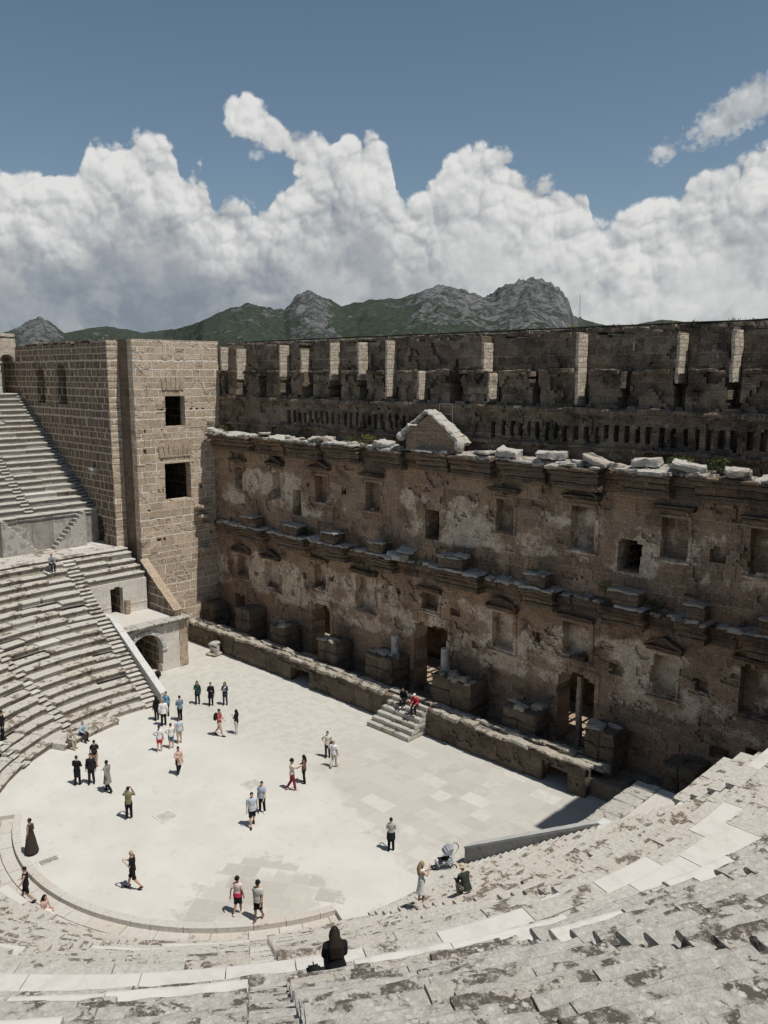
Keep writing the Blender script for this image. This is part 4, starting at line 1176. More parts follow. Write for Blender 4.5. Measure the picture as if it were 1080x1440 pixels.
# ------------------------------------------------------------------ side gateways, parapets, landing walls
def gateway(sg, lab, lab2, lab3):
    g = thing('gateway', lab, 'gateway', (sg * 20.5, 5, 0))
    ya, yb, XF, ZP = 2.62, 7.2, 18.7, 3.9
    def depth(u, v):
        Y = ya + u if sg < 0 else yb - u
        D = rect_depth(Y, v, [(3.15, 5.72, -1, 3.1, 9, 1.0)], .012)
        return D
    if sg < 0: org, U, Nn = (-XF, ya, 0), (0, 1, 0), (1, 0, 0)
    else: org, U, Nn = (XF, yb, 0), (0, -1, 0), (-1, 0, 0)
    mb = MB(); panel(mb, org, U, Nn, yb - ya, ZP - .36, .09, depth, .6, (), (), None, .008, 1.2)
    mb.build('arch_wall', M['gate'], g)
    mb = MB(); xs = -sg * .0
    mb.rbox((sg * (XF + 1.9), 7.56, 1.75), (3.9, .70, 3.5), 0, .25, .02, .03); mb.build('corner_pier', M['brown'], g)
    mb = MB()
    cy, rad, zs = 4.435, 1.285, 1.815
    for k in range(15):
        a = math.pi * (k + .5) / 15
        mb.rbox((sg * (XF - .03), cy + math.cos(a) * (rad + .17), zs + math.sin(a) * (rad + .17)), (.20, .30, .30), 0, .12, .006, .015, .9 if k % 2 else .2, (a if sg < 0 else a, 0))
    for s in (-1, 1): mb.rbox((sg * (XF - .02), cy + s * (rad + .2), zs - .08), (.22, .46, .14), 0, .12, .006, .015, .9)
    mb.build('arch_moulding', M['marble'], g)
    mb = MB(); y = ya - .1
    while y < 7.95:
        w = min(random.uniform(.7, 1.3), 8.0 - y)
        mb.rbox((sg * (XF + .25), y + w / 2, ZP - .25), (.95, w - .02, .22), 0, .2, .012, .03, .4)
        mb.rbox((sg * (XF + .12), y + w / 2, ZP - .06), (1.1, w - .02, .17), 0, .16, .02, .05, random.choice([.2, .35, .5]))
        y += w
    mb.build('cornice', M['slab'], g)
    mb = MB(); mb.box(min(sg * 24, sg * (XF + .7)), max(sg * 24, sg * (XF + .7)), ya - .1, 7.95, ZP - .3, ZP - .02)
    mb.build('landing', M['ring'], g)
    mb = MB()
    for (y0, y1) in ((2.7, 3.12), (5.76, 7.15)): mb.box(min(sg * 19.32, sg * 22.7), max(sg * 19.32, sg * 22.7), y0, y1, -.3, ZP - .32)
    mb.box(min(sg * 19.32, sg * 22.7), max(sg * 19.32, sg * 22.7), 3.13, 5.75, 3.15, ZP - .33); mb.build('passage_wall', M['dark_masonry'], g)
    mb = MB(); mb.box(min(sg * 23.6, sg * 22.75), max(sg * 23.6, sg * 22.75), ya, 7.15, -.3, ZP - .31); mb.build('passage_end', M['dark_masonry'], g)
    # wall with a small door that carries the upper benches
    lw = thing('landing_wall', lab2, 'wall', (sg * 23, 4.5, ZP))
    dz = 6.86 - ZP
    def d2(u, v):
        Y = 2.2 + u if sg < 0 else 6.75 - u
        return rect_depth(Y, v, [(3.75, 4.75, -1, 2.15, 9)], .015) + np.where((v > .7) & (v < .8), -.03, 0)
    if sg < 0: org, U, Nn = (-22.42, 2.2, ZP - .02), (0, 1, 0), (1, 0, 0)
    else: org, U, Nn = (22.42, 6.75, ZP - .02), (0, -1, 0), (-1, 0, 0)
    mb = MB(); panel(mb, org, U, Nn, 4.55, dz - .42, .11, d2, .5, (), (), None, .01, 1.2); mb.build('door_wall', M['gate'], lw)
    mb = MB(); mb.box(min(sg * 25.2, sg * 25.5), max(sg * 25.2, sg * 25.5), 2.2, 6.8, ZP, 6.4); mb.box(min(sg * 22.95, sg * 25.2), max(sg * 22.95, sg * 25.2), 3.3, 3.72, ZP, 6.3); mb.box(min(sg * 22.95, sg * 25.2), max(sg * 22.95, sg * 25.2), 4.78, 5.2, ZP, 6.3); mb.box(min(sg * 22.95, sg * 25.2), max(sg * 22.95, sg * 25.2), 3.72, 4.78, 6.1, 6.3); mb.build('door_back', M['dark_masonry'], lw)
    mb = MB(); mb.rbox((sg * 22.35, 5.0, ZP + .55), (.5, .4, 1.1), 0, .2, .02, .04); mb.build('door_jamb', M['brown'], lw)
    if sg > 0: return
    # sloping coping against the tower
    rp = thing('sloping_wall', lab3, 'wall', (sg * 21.5, 7.4, ZP))
    mb = MB(); pts = [(sg * 23.7, ZP - .1), (sg * 18.95, ZP - .1), (sg * 18.95, ZP + .35), (sg * 23.7, 7.5)]
    mb.prism(pts, 'y', 7.02, 7.60); mb.build('wall_body', M['dark_masonry'], rp)
    mb = MB(); L = math.hypot(4.75, 3.25); a = math.atan2(3.2, 4.75)
    for k in range(5):
        f = (k + .5) / 5
        mb.rbox((sg * (23.7 - 4.75 * f), 7.33, 7.55 - 3.2 * f), (L / 5 * 1.02, .74, .16), 0, .15, .02, .03, random.random() * .8, (0, -sg * a))
    mb.build('wall_coping', M['brown'], rp)
gateway(-1, 'pale limestone gateway with a round arched opening at the left edge of the floor', 'pale landing wall with a small dark door above the arched gateway', 'sloping stone wall running down the foot of the sunlit tower')
gateway(1, 'limestone gateway block on the right with its flat sunlit roof beside the dark corner', 'landing wall hidden under the right upper benches', 'sloping stone wall at the foot of the right tower')

def parapet(sg, lab):
    p = thing('parapet_wall', lab, 'parapet', (sg * 16.5, 2.4, 0))
    mb = MB()
    pts = [(sg * 13.0, -.4), (sg * 13.0, .78), (sg * 19.6, 4.62), (sg * 20.9, 4.62), (sg * 20.9, -.4)]
    mb.prism(pts, 'y', 2.17, 2.58); mb.build('parapet_body', M['marble'], p)
    mb = MB(); a = math.atan2(3.84, 6.6); L = math.hypot(6.6, 3.84)
    for k in range(5):
        f = (k + .5) / 5
        mb.rbox((sg * (13.0 + 6.6 * f), 2.375, .84 + 3.84 * f), (L / 5 * .998, .50, .12), 0, .3, .004, .01, .95 if k % 2 else .9, (0, -sg * a))
    mb.rbox((sg * 20.2, 2.375, 4.68), (1.35, .5, .12), 0, .3, .004, .01, .9)
    mb.build('parapet_coping', M['marble'], p)
parapet(-1, 'smooth pale sloping parapet beside the left stairs and arched gateway')
parapet(1, 'grey shaded sloping parapet at the right end of the lower benches')

# ------------------------------------------------------------------ podium, steps, pedestals, column stumps
pod = thing('stage_podium', 'low dark stone podium wall with crumbling coping along the foot of the stage', 'podium', (-5, 11.4, 0))
def podium():
    def depth(u, v):
        X = u - 23.75
        D = rect_depth(X, v, [(-10.5, -8.4, -1, 1.2, 9), (11.05, 12.75, -1, 1.25, 9), (-.45, 2.85, 1.5, 3, .2)], .03)
        n = fbm(np.stack([u * .9, v * 1.2, u * 0 + 4], -1), 3)
        return D + np.where(D == 0, np.where(n > .2, .07, 0), 0)
    mb = MB(); panel(mb, (-23.75, 11.2, -.1), (1, 0, 0), (0, -1, 0), 37.5, 1.72, .13, depth, .52, (), (), None, .03, 1.8)
    mb.build('podium_wall', M['podium'], pod)
    for a, b in ((-10.9, -8.0), (10.7, 13.1)):
        mb = MB(); mb.box(a, b, 12.95, 13.1, -.3, 1.5); mb.box(a, a + .3, 11.73, 12.94, -.3, 1.5); mb.box(b - .3, b, 11.73, 12.94, -.3, 1.5); mb.box(a, b, 11.73, 13.1, 1.51, 1.62); mb.build('opening_chamber', M['dark_masonry'], pod)
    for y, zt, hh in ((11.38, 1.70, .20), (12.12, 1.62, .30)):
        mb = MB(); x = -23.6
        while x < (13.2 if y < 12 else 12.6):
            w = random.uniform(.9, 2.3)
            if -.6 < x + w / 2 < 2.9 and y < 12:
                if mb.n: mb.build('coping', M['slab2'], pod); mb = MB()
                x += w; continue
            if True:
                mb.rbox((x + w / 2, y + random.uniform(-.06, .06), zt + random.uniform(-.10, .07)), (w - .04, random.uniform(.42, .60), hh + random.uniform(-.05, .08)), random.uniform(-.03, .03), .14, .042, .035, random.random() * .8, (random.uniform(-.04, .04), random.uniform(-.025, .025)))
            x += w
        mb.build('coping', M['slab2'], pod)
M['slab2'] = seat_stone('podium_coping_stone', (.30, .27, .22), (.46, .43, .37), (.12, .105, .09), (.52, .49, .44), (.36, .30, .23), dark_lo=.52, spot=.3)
podium()
mb = MB()
for a, b in ((-23.75, -10.92), (-7.98, 10.68), (13.12, 24.2)): mb.box(a, b, 11.72, 14.6, -.3, .95)
for a, b in ((-10.92, -7.98), (10.68, 13.12)): mb.box(a, b, 13.12, 14.6, -.3, .95)
structure(mb.build('stage_floor', M['stagefloor']))

st = thing('stone_steps', 'short flight of pale stone steps leading from the floor up to the stage', 'steps', (1, 10.5, 0))
for k in range(6):
    y0 = 9.62 + k * .33; zt = .29 * (k + 1)
    mb = MB(); x = -.95 + k * .12
    while x < 2.5:
        w = min(random.uniform(.9, 1.6), 2.62 - x)
        mb.rbox((x + w / 2, (y0 + 11.55) / 2, zt - .145), (w - .012, 11.55 - y0, .285), 0, .2, .014, .03, random.random() * .8)
        x += w
    mb.build('step', M['slab'], st)

PED = [(-23.3, -22.0, 2.95, 1.25, 'square masonry pedestal in the corner at the foot of the sunlit tower', 0),
       (-18.7, -17.2, 3.35, 1.5, 'broad dark pedestal in deep shade, second from the tower', 0),
       (-14.2, -12.7, 3.0, 1.35, 'pedestal with a bright flat top, third from the tower', 1),
       (-8.7, -7.0, 3.05, 1.4, 'pedestal with one torn pale edge, left of the one carrying a column', 1),
       (-3.9, -1.6, 3.2, 1.5, 'pedestal topped by a carved base and a thin column, left of the central door', 2),
       (2.1, 5.0, 3.25, 1.5, 'wide pedestal with pale rubble top and a column, right of the central door', 3),
       (7.5, 9.6, 2.75, 1.3, 'notched low pedestal between the central door and the double door', 2),
       (13.0, 14.5, 3.1, 1.4, 'tall dark pedestal past the right end of the podium wall', 1),
       (17.4, 18.9, 2.6, 1.4, 'dark pedestal in the black corner, rightmost on the stage', 0)]
for x0, x1, zt, dp, lab, mode in PED:
    p = thing('pedestal', lab, 'pedestal', ((x0 + x1) / 2, 13, .95), 0, 'masonry pedestals on the stage')
    yf = 12.40; zt += .25; dp += .25; x0 -= .08; x1 += .12
    mb = MB()
    h = (zt - .95) / 3
    for k in range(3):
        nblk = 2
        w = (x1 - x0) / nblk
        for q in range(nblk):
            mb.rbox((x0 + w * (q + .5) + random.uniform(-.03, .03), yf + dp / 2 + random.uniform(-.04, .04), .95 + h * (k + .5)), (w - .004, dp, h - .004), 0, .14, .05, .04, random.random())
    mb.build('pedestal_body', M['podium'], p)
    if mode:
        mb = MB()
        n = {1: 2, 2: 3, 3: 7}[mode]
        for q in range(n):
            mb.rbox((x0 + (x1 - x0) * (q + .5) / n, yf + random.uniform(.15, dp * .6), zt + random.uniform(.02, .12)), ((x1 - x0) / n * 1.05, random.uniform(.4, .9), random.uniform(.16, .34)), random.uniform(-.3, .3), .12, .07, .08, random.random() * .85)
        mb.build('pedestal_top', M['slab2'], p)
for x, y, z0, z1, r, lab in ((-1.95, 13.25, 3.46, 4.85, .25, 'grey column stump standing left of the central stage door'), (2.4, 13.25, 3.54, 5.0, .26, 'paler column stump standing right of the central stage door')):
    c = thing('column_stump', lab, 'column', (x, y, z0))
    mb = MB(); mb.tube([(x, y, z0 + .22), (x, y, z0 + .8), (x, y, z1)], [r, r * .99, r * .96], 20); mb.build('shaft', M['marble'], c, smooth=False)
    mb = MB(); mb.tube([(x, y, z0 - .05), (x, y, z0 + .06), (x, y, z0 + .07), (x, y, z0 + .15), (x, y, z0 + .22)], [r * 1.4, r * 1.42, r * 1.2, r * 1.25, r * 1.02], 20); mb.build('base', M['marble'], c)

b = thing('carved_block', 'small stepped stone block standing on the floor before the left end of the podium', 'stone block', (-19.1, 10.55, 0))
for nm, zz, s in (('block_foot', .12, 1.0), ('block_body', .5, .68), ('block_top', .92, .8)):
    mb = MB(); mb.rbox((-19.1, 10.55, zz), (s, s, .26 if nm != 'block_body' else .54), .3, .14, .06, .08, random.random() * .8); mb.build(nm, M['slab'], b)

# rubble in the dark right corner
for i, (x, y, w, h, lab) in enumerate(((15.6, 11.6, .9, .5, 'pale rough stone lying in the black corner, nearest the podium end'), (16.8, 11.9, .7, .4, 'small stone lying in the black corner, left of the gateway roof'), (17.6, 11.2, 1.0, .6, 'large dark stone lying in the black corner by the gateway roof'))):
    z = .0 if y < 11.7 else .95
    mb = MB(); mb.rbox((x, y, z + h / 2), (w, .8, h), i * .7, .14, .08, .1, .3)
    tag(mb.build('rubble_stone', M['slab2'], loc=(x, y, z)), lab, 'stone')

# arcade gallery at the top of the left benches
def gallery():
    g = thing('arcade_gallery', 'pale arcade with round arches at the top of the left benches', 'arcade', (-43, 2, 20))
    Rg = UR0 + UT * UP_N + .25; z0 = ZU + UH * (UP_N - 1)
    mb = MB(); segs, _ = gaps(Rg - .2, 6.4, [], .3)
    fill_row(mb, Rg - .2, 6.4, [(0, 30)], z0 + .02, 4.5, .5, newp=.05, lens=(1.5, 3)); mb.build('gallery_floor', M['seat'], g)
    span, y = 1.78, 6.2
    for k in range(12):
        s0 = 6.4 - y
        yy = 6.05 - k * span
        s = 1.72 + k * span
        (x, y_), (nx, ny) = path_pt(Rg, 6.4, s)
        ang = math.atan2(ny, nx)
        mb = MB()
        for j in range(4): mb.rbox((x + nx * .3, y_ + ny * .3, z0 + .35 + j * .68), (.62, .55, .67), ang, .2, .02, .04, random.random() * .8)
        mb.rbox((x + nx * .3, y_ + ny * .3, z0 + 2.78), (.8, .72, .16), ang, .2, .015, .03, .9)
        mb.build('arch_pier', M['seat'], g)
    for k in range(-1, 11):
        mb = MB()
        s1, s2 = max(.04, 1.72 + k * span), 1.72 + (k + 1) * span
        (xa, ya), (nx, ny) = path_pt(Rg, 6.4, s1); (xb, yb), (mx, my) = path_pt(Rg, 6.4, s2)
        A = np.array([xa + nx * .3, ya + ny * .3, 0]); B = np.array([xb + mx * .3, yb + my * .3, 0]); U = (B - A) / np.linalg.norm(B - A)
        Nn = np.array([-(nx + mx) / 2, -(ny + my) / 2, 0]); Nn /= np.linalg.norm(Nn); L = np.linalg.norm(B - A)
        def depth(u, v, L=L):
            return np.where(((u - L / 2) ** 2 + (v - 0) ** 2 < (L / 2 - .22) ** 2), 9, 0.0)
        panel(mb, A + Nn * .28 + np.array([0, 0, z0 + 2.86]), U, Nn, L, 2.15, .12, depth, .56, (), (), lambda u, v: v > 2.0 + fbm(np.stack([u, u * 0 + k * 9, u * 0], -1), 2) * .15, .015, 1.5)
        mb.build('arch', M['brown3'], g)
    mb = MB()
    for k in range(26):
        s = k * .95; (x, y_), (nx, ny) = path_pt(Rg + 3.4, 6.4, s)
        mb.rbox((x, y_, z0 + 2.5), (1.0, 1.05, 5.1), math.atan2(ny, nx), .5, .02, .03, random.random() * .8)
    mb.build('gallery_rear_wall', M['brown3'], g)
    mb = MB()
    for k in range(23):
        (x, y_), (nx, ny) = path_pt(Rg + 2.1, 6.4, .5 + k * .95)
        mb.rbox((x, y_, z0 + 5.2), (4.0, 1.03, .3), math.atan2(ny, nx), .5, .02, .03, .4)
    mb.build('gallery_roof', M['brown3'], g)
M['brown3'] = masonry('gallery_masonry', (.36, .30, .235), (.50, .44, .365), (.50, .46, .40), .8, .35, .02, dark_amt=.2, bump=.6, dark=(.2, .16, .12))
gallery()

# hatches let into the floor
for (x, y, w, d, ang, lab, dark) in ((-.35, -5.1, 1.0, .95, .02, 'square pale stone hatch in the floor near the man in the olive shirt', 0), (.05, -.05, 1.0, .95, .0, 'square pale stone hatch in the floor behind the couple in blue', 0), (-.8, -10.9, .62, 1.05, -.1, 'dark grating hatch in the floor beside the woman in the long dress', 1)):
    h = thing('floor_hatch', lab, 'hatch', (x, y, 0), ang)
    mb = MB()
    for a in ((-w / 2, w / 2, -d / 2, -d / 2 + .10), (-w / 2, w / 2, d / 2 - .10, d / 2), (-w / 2, -w / 2 + .10, -d / 2 + .1, d / 2 - .1), (w / 2 - .10, w / 2, -d / 2 + .1, d / 2 - .1)): mb.box(a[0], a[1], a[2], a[3], -.05, .022)
    mb.build('hatch_frame', M['hatch_f'] if 'hatch_f' in M else M.setdefault('hatch_f', dirt('hatch_stone', (.50, .48, .43), (.62, .60, .55), 2.0)), h, local=True)
    mb = MB(); mb.box(-w / 2 + .14, w / 2 - .14, -d / 2 + .14, d / 2 - .14, -.05, .014)
    mb.build('hatch_lid', (M.setdefault('hatch_d', dirt('hatch_grate', (.22, .21, .19), (.34, .32, .29), 6.0)) if dark else M.setdefault('hatch_l', dirt('hatch_lid_stone', (.40, .38, .33), (.50, .48, .43), 3.0))), h, local=True)

# ------------------------------------------------------------------ weeds and bushes on the ledges
def leafmat(name, a, b):
    m, t, bs = new_mat(name); tn = t.attr('tone')
    t.put(bs.inputs['Base Color'], t.mix(tn, a, b)); bs.inputs['Roughness'].default_value = .7
    return m
LM = {'g': leafmat('leaf_green', (.035, .055, .018), (.10, .13, .045)), 'y': leafmat('leaf_yellow_green', (.08, .10, .03), (.20, .21, .07)), 'd': leafmat('leaf_dark', (.02, .032, .015), (.055, .075, .03))}
def shrub(x, y, z, rx, ry, rz, n, key, lab, leaf=.10, upright=.3):
    o = thing('shrub', lab, 'shrub', (x, y, z), 0, 'shrubs rooted on the ledges')
    mb = MB()
    for i in range(n):
        a = random.uniform(0, 6.283); r = math.sqrt(random.random()); hh = random.random() ** .8
        p = Vector((x + rx * r * math.cos(a) * (1 - hh * .4), y + ry * r * math.sin(a) * (1 - hh * .4), z + rz * hh))
        u = Vector((random.gauss(0, 1), random.gauss(0, 1), random.gauss(0, 1) + upright)).normalized(); w = u.orthogonal().normalized()
        w.rotate(Matrix.Rotation(random.uniform(0, 6.28), 3, u)); s = leaf * random.uniform(.6, 1.4)
        mb.add([p - w * s * .35, p + u * s * .6 - w * s * .05, p + u * s * 1.2, p + u * s * .6 + w * s * .45], [(0, 1, 2, 3)], random.random())
    mb.build('foliage', LM[key], o)
    mb = MB()
    for i in range(6):
        a = random.uniform(0, 6.283); q = random.uniform(.3, .7)
        mb.tube([(x, y, z - .05), (x + rx * q * .5 * math.cos(a), y + ry * q * .5 * math.sin(a), z + rz * .4), (x + rx * q * math.cos(a), y + ry * q * math.sin(a), z + rz * .75)], [.018, .012, .006], 5)
    mb.build('stems', cloth((.09, .065, .04), .9), o)
SH = [(-23.6, 13.9, 17.35, .55, .5, .7, 260, 'g', 'leafy green shrub at the left end of the upper ledge against the tower'),
      (-22.2, 14.1, 17.35, .7, .35, .45, 160, 'g', 'small green weeds behind the curved slab on the upper ledge'),
      (-13.2, 13.8, 10.05, .75, .4, .7, 300, 'd', 'dark bush on the middle ledge, left of the two'),
      (-11.3, 13.75, 10.05, .85, .4, .75, 320, 'd', 'dark bush on the middle ledge below the small left window'),
      (-12.3, 13.5, 10.1, .4, .3, .5, 140, 'g', 'small light green weed between two dark bushes'),
      (-3.0, 13.55, 10.85, .32, .3, .5, 160, 'y', 'yellow green tuft beside the whitest cornice block'),
      (8.6, 13.6, 10.4, .6, .35, .65, 260, 'y', 'yellow green shrub on the middle ledge above the double door niche'),
      (13.1, 13.6, 10.6, .5, .35, .6, 260, 'y', 'bright yellow green tuft on the middle ledge below the right window'),
      (15.9, 13.7, 10.0, .9, .35, .6, 260, 'd', 'dark low bush on the middle ledge at the right'),
      (-5.2, 14.0, 17.35, 1.0, .35, .55, 300, 'y', 'patch of dry weeds on the upper ledge, left of the gable'),
      (-7.0, 14.1, 17.35, .8, .3, .4, 200, 'g', 'thin green weeds behind the flat slabs of the upper ledge'),
      (16.6, 14.0, 17.4, 1.0, .35, .55, 300, 'y', 'dry yellow weeds behind the blocks of the right upper ledge'),
      (18.6, 13.9, 17.4, .8, .35, .6, 260, 'g', 'green weeds near the right end of the upper ledge'),
      (16.3, 12.2, .95, .7, .5, .6, 240, 'd', 'dark weed growing in the black corner by the podium end')]
for a in SH: shrub(*a)
# scrub growing along the top of the stage wall
def toptufts():
    mb = MB()
    for i in range(55):
        x = random.uniform(-23, 25); y = random.uniform(16.1, 17.0)
        for k in range(16):
            p = Vector((x + random.gauss(0, .16), y + random.gauss(0, .12), 24.36 + random.random() * .25))
            u = Vector((random.gauss(0, .6), random.gauss(0, .6), 1)).normalized(); w = u.orthogonal().normalized() * .03
            s = random.uniform(.06, .15)
            mb.add([p - w, p + u * s, p + w], [(0, 1, 2)], random.random())
    o = mb.build('wall_top_weeds', LM['y'], loc=(0, 15.5, 24.5)); o['kind'] = 'stuff'
    tag(o, 'dry weeds sprouting along the top of the stage wall', 'weeds')
toptufts()
# ------------------------------------------------------------------ people
def skin_mat(c):
    m, t, bs = new_mat('skin')
    n = t.noise(t.objpos(), 12, 3, .5)
    t.put(bs.inputs['Base Color'], t.mix(n, tuple(x * .85 for x in c), c)); bs.inputs['Roughness'].default_value = .55
    return m
SKIN = {'light': skin_mat((.52, .33, .24)), 'tan': skin_mat((.36, .21, .14)), 'dark': skin_mat((.12, .065, .04))}
BLACK, WHITE = (.012, .012, .014), (.68, .67, .65)
HAIRC = {'darkest': (.022, .016, .012), 'black': (.014, .011, .009), 'brown': (.045, .026, .016), 'blond': (.34, .22, .11), 'grey': (.25, .24, .23)}
DG = None

def fuse(mb, name, mat, parent, voxel):
    """fuse overlapping lofts into one continuous skin"""
    o = mb.build('tmp', None, None, local=True)
    r = o.modifiers.new('r', 'REMESH'); r.mode = 'VOXEL'; r.voxel_size = voxel; r.use_smooth_shade = True
    s = o.modifiers.new('s', 'SMOOTH'); s.factor = .5; s.iterations = 2
    dg = bpy.context.evaluated_depsgraph_get()
    me = bpy.data.meshes.new_from_object(o.evaluated_get(dg)); me.name = name
    bpy.data.objects.remove(o)
    me.materials.clear()
    return link(name, me, mat, parent)

ARMS = {  # elbow and wrist relative to the shoulder, for the right arm (x mirrored for the left)
    'down': ((.06, -.03, -.28), (.07, .05, -.53)), 'fwd': ((.05, .10, -.27), (.04, .26, -.46)), 'back': ((.07, -.13, -.25), (.08, -.16, -.49)),
    'phone': ((.05, .06, -.27), (-.08, .27, -.13)), 'camera': ((.10, .16, -.16), (-.08, .30, .10)), 'hip': ((.19, -.07, -.21), (.03, .05, -.37)),
    'cross': ((.06, .06, -.27), (-.18, .23, -.22)), 'bag': ((.07, .02, -.28), (.0, .20, -.40)), 'lap': ((.03, .10, -.26), (-.04, .32, -.32)), 'point': ((.10, .22, -.08), (.08, .46, .02)),
    'behind': ((.12, -.14, -.25), (-.04, -.16, -.45))}

def person(label, loc, face, h=1.7, pose='stand', arms=('down', 'down'), skin='light', hair=('short', 'brown'), top=None, bottom=None, shoes=BLACK, lean=0.0, voxel=.016, group=None, extra=None, turn=0.0, stride=.32, fem=False, head_pitch=0.0):
    root = thing('person', label, 'person', loc, R(face - 90), group)
    k = h / 1.70
    sc = lambda v: Vector(v) * k
    body = MB(); B = lambda *a, **kw: body.tube([sc(p) for p in a[0]], [(q[0] * k, q[1] * k) if isinstance(q, tuple) else q * k for q in a[1]], **kw)
    seated = pose in ('sit', 'sitground')
    hipz = .10 if seated else .90
    # spine with lean (radians, forward)
    cl, sl_ = math.cos(lean), math.sin(lean)
    def sp(x, y, z):   # torso space (z above hip) -> person space
        return (x, y * cl + z * sl_, hipz + z * cl - y * sl_)
    w = .9 if fem else 1.0
    tor = [(-.08, .10, .09), (-.02, .155, .11), (.08, .158 if fem else .15, .11), (.20, .118 if fem else .135, .092), (.33, .145 * w, .11), (.43, .165 * w, .108), (.50, .150 * w, .085), (.545, .085, .065), (.58, .055, .056), (.64, .048, .052)]
    B([sp(0, 0, t[0]) for t in tor], [(t[1], t[2]) for t in tor], seg=12, side=(1, 0, 0))
    # head: skull, jaw, nose, ears
    hx, hy, hz = 0, .015, .705
    hc = Vector(sp(hx, hy, hz))
    body.ball(sc(hc), (.076 * k, .092 * k, .112 * k), 14, 10)
    body.ball(sc(hc + Vector((0, .028, -.055))), (.056 * k, .062 * k, .062 * k), 10, 8)
    body.tube([sc(hc + Vector((0, .082, .015))), sc(hc + Vector((0, .108, -.022))), sc(hc + Vector((0, .088, -.03)))], [.010 * k, .015 * k, .011 * k], 6)
    for s in (-1, 1): body.ball(sc(hc + Vector((s * .078, -.005, -.01))), (.012 * k, .022 * k, .032 * k), 7, 6)
    # legs
    feet = []; legs = []
    for s in (-1, 1):
        if pose == 'sit':
            hip = Vector((s * .085, .0, .10)); knee = Vector((s * .12, .43, .13)); ank = Vector((s * .11, .40 + .05 * s, -.33))
        elif pose == 'sitground':
            hip = Vector((s * .085, 0, .10)); knee = Vector((s * .20, .36, .22)); ank = Vector((-s * .02, .46, .07))
        elif pose == 'walk':
            a = s * stride
            hip = Vector((s * .085, 0, .90)); knee = hip + Vector((s * .005, math.sin(a) * .43 + (.05 if s < 0 else 0), -math.cos(a) * .43))
            bend = .40 if s < 0 else .05
            ank = knee + Vector((0, math.sin(a - bend) * .42, -math.cos(a - bend) * .42))
            if ank.z < .075: ank.z = .075
        else:
            hip = Vector((s * .085, 0, .90)); knee = Vector((s * .095, .015 + .03 * s, .48)); ank = Vector((s * .105, -.02 + .05 * s, .078))
        fwd = Vector((s * .15, 1, 0)).normalized()
        if pose == 'walk' and s < 0: fwd = Vector((0, .85, -.5)).normalized() if ank.z > .12 else fwd
        toe = ank + fwd * .17 + Vector((0, 0, -.045)); heel = ank + Vector((0, -.05, -.045))
        pts = [hip + Vector((0, 0, .03)), hip.lerp(knee, .3), hip.lerp(knee, .7), knee, knee.lerp(ank, .3), knee.lerp(ank, .7), ank]
        rad = [.092, .088, .067, .056, .057, .043, .036]
        B(pts, rad, seg=10); B([heel, ank + Vector((0, .02, -.035)), ank.lerp(toe, .65) + Vector((0, 0, -.012)), toe], [.030, .040, .038, .022], seg=8)
        legs.append((pts, rad)); feet.append((heel, ank, toe))
    # arms and hands
    armseg = []
    for s, an in ((1, arms[0]), (-1, arms[1])):
        e, wr = ARMS[an]
        sh = Vector(sp(s * .175 * w, -.005, .475))
        E_ = sh + Vector((s * e[0], e[1], e[2])); W_ = sh + Vector((s * wr[0], wr[1], wr[2]))
        pts = [Vector(sp(s * .11, 0, .485)), sh, sh.lerp(E_, .5), E_, E_.lerp(W_, .35), E_.lerp(W_, .8), W_]
        rad = [.050, .054, .045, .038, .039, .029, .026]
        B(pts, rad, seg=9); armseg.append((pts, rad))
        d = (W_ - E_).normalized()
        side = d.cross(Vector((0, 0, 1)));
        if side.length < .3: side = d.cross(Vector((0, 1, 0)))
        side.normalize(); nrm = d.cross(side).normalized()
        B([W_ - d * .01, W_ + d * .04, W_ + d * .085], [(.026, .02), (.038, .017), (.036, .015)], seg=8, side=side)
        for q, (off, ln) in enumerate(((-.028, .062), (-.010, .075), (.010, .07), (.027, .055))):
            b = W_ + d * .08 + side * off
            B([b, b + d * ln * .55 + nrm * .008, b + d * ln * .9 + nrm * .03], [.0105, .0095, .0075], seg=6)
        b = W_ + d * .03 + side * (.034 * s)
        B([b - side * s * .012, b + d * .03 + side * s * .018 + nrm * .008, b + d * .055 + side * s * .016 + nrm * .02], [.013, .011, .009], seg=6)
    fuse(body, 'body', SKIN[skin], root, voxel)
    # clothes
    def cl_tube(mb, pts, rad, g, seg=12, side=None):
        mb.tube([sc(p) for p in pts], [((q[0] + g) * k, (q[1] + g) * k) if isinstance(q, tuple) else (q + g) * k for q in rad], seg, side)
    if top:
        c = top['c']; mb = MB(); lo = top.get('hem', -.06); g = top.get('g', .022)
        rows = [t for t in tor if t[0] > max(lo, -.06) + .02 and t[0] < .56]
        rs = [(lo, .165 + top.get('flare', 0), .125 + top.get('flare', 0))] + ([(-.02, .158, .115)] if lo < -.08 else []) + rows
        pts = [sp(0, 0, t[0]) if t[0] >= -.08 or not seated else sp(0, 0, -.06) for t in rs]
        cl_tube(mb, pts, [(t[1], t[2]) for t in rs], g, 14, (1, 0, 0))
        sleeve = top.get('sleeve', 'short')
        for (p, r) in armseg:
            if sleeve == 'none': continue
            n = {'short': 3, 'long': 6}[sleeve]
            cl_tube(mb, p[:n] + ([p[2].lerp(p[3], .35)] if sleeve == 'short' else [p[5].lerp(p[6], .7)]), r[:n] + [r[min(n, 6)] + .004], g * .8, 9)
        fuse(mb, top.get('name', 'shirt'), cloth(c), root, voxel)
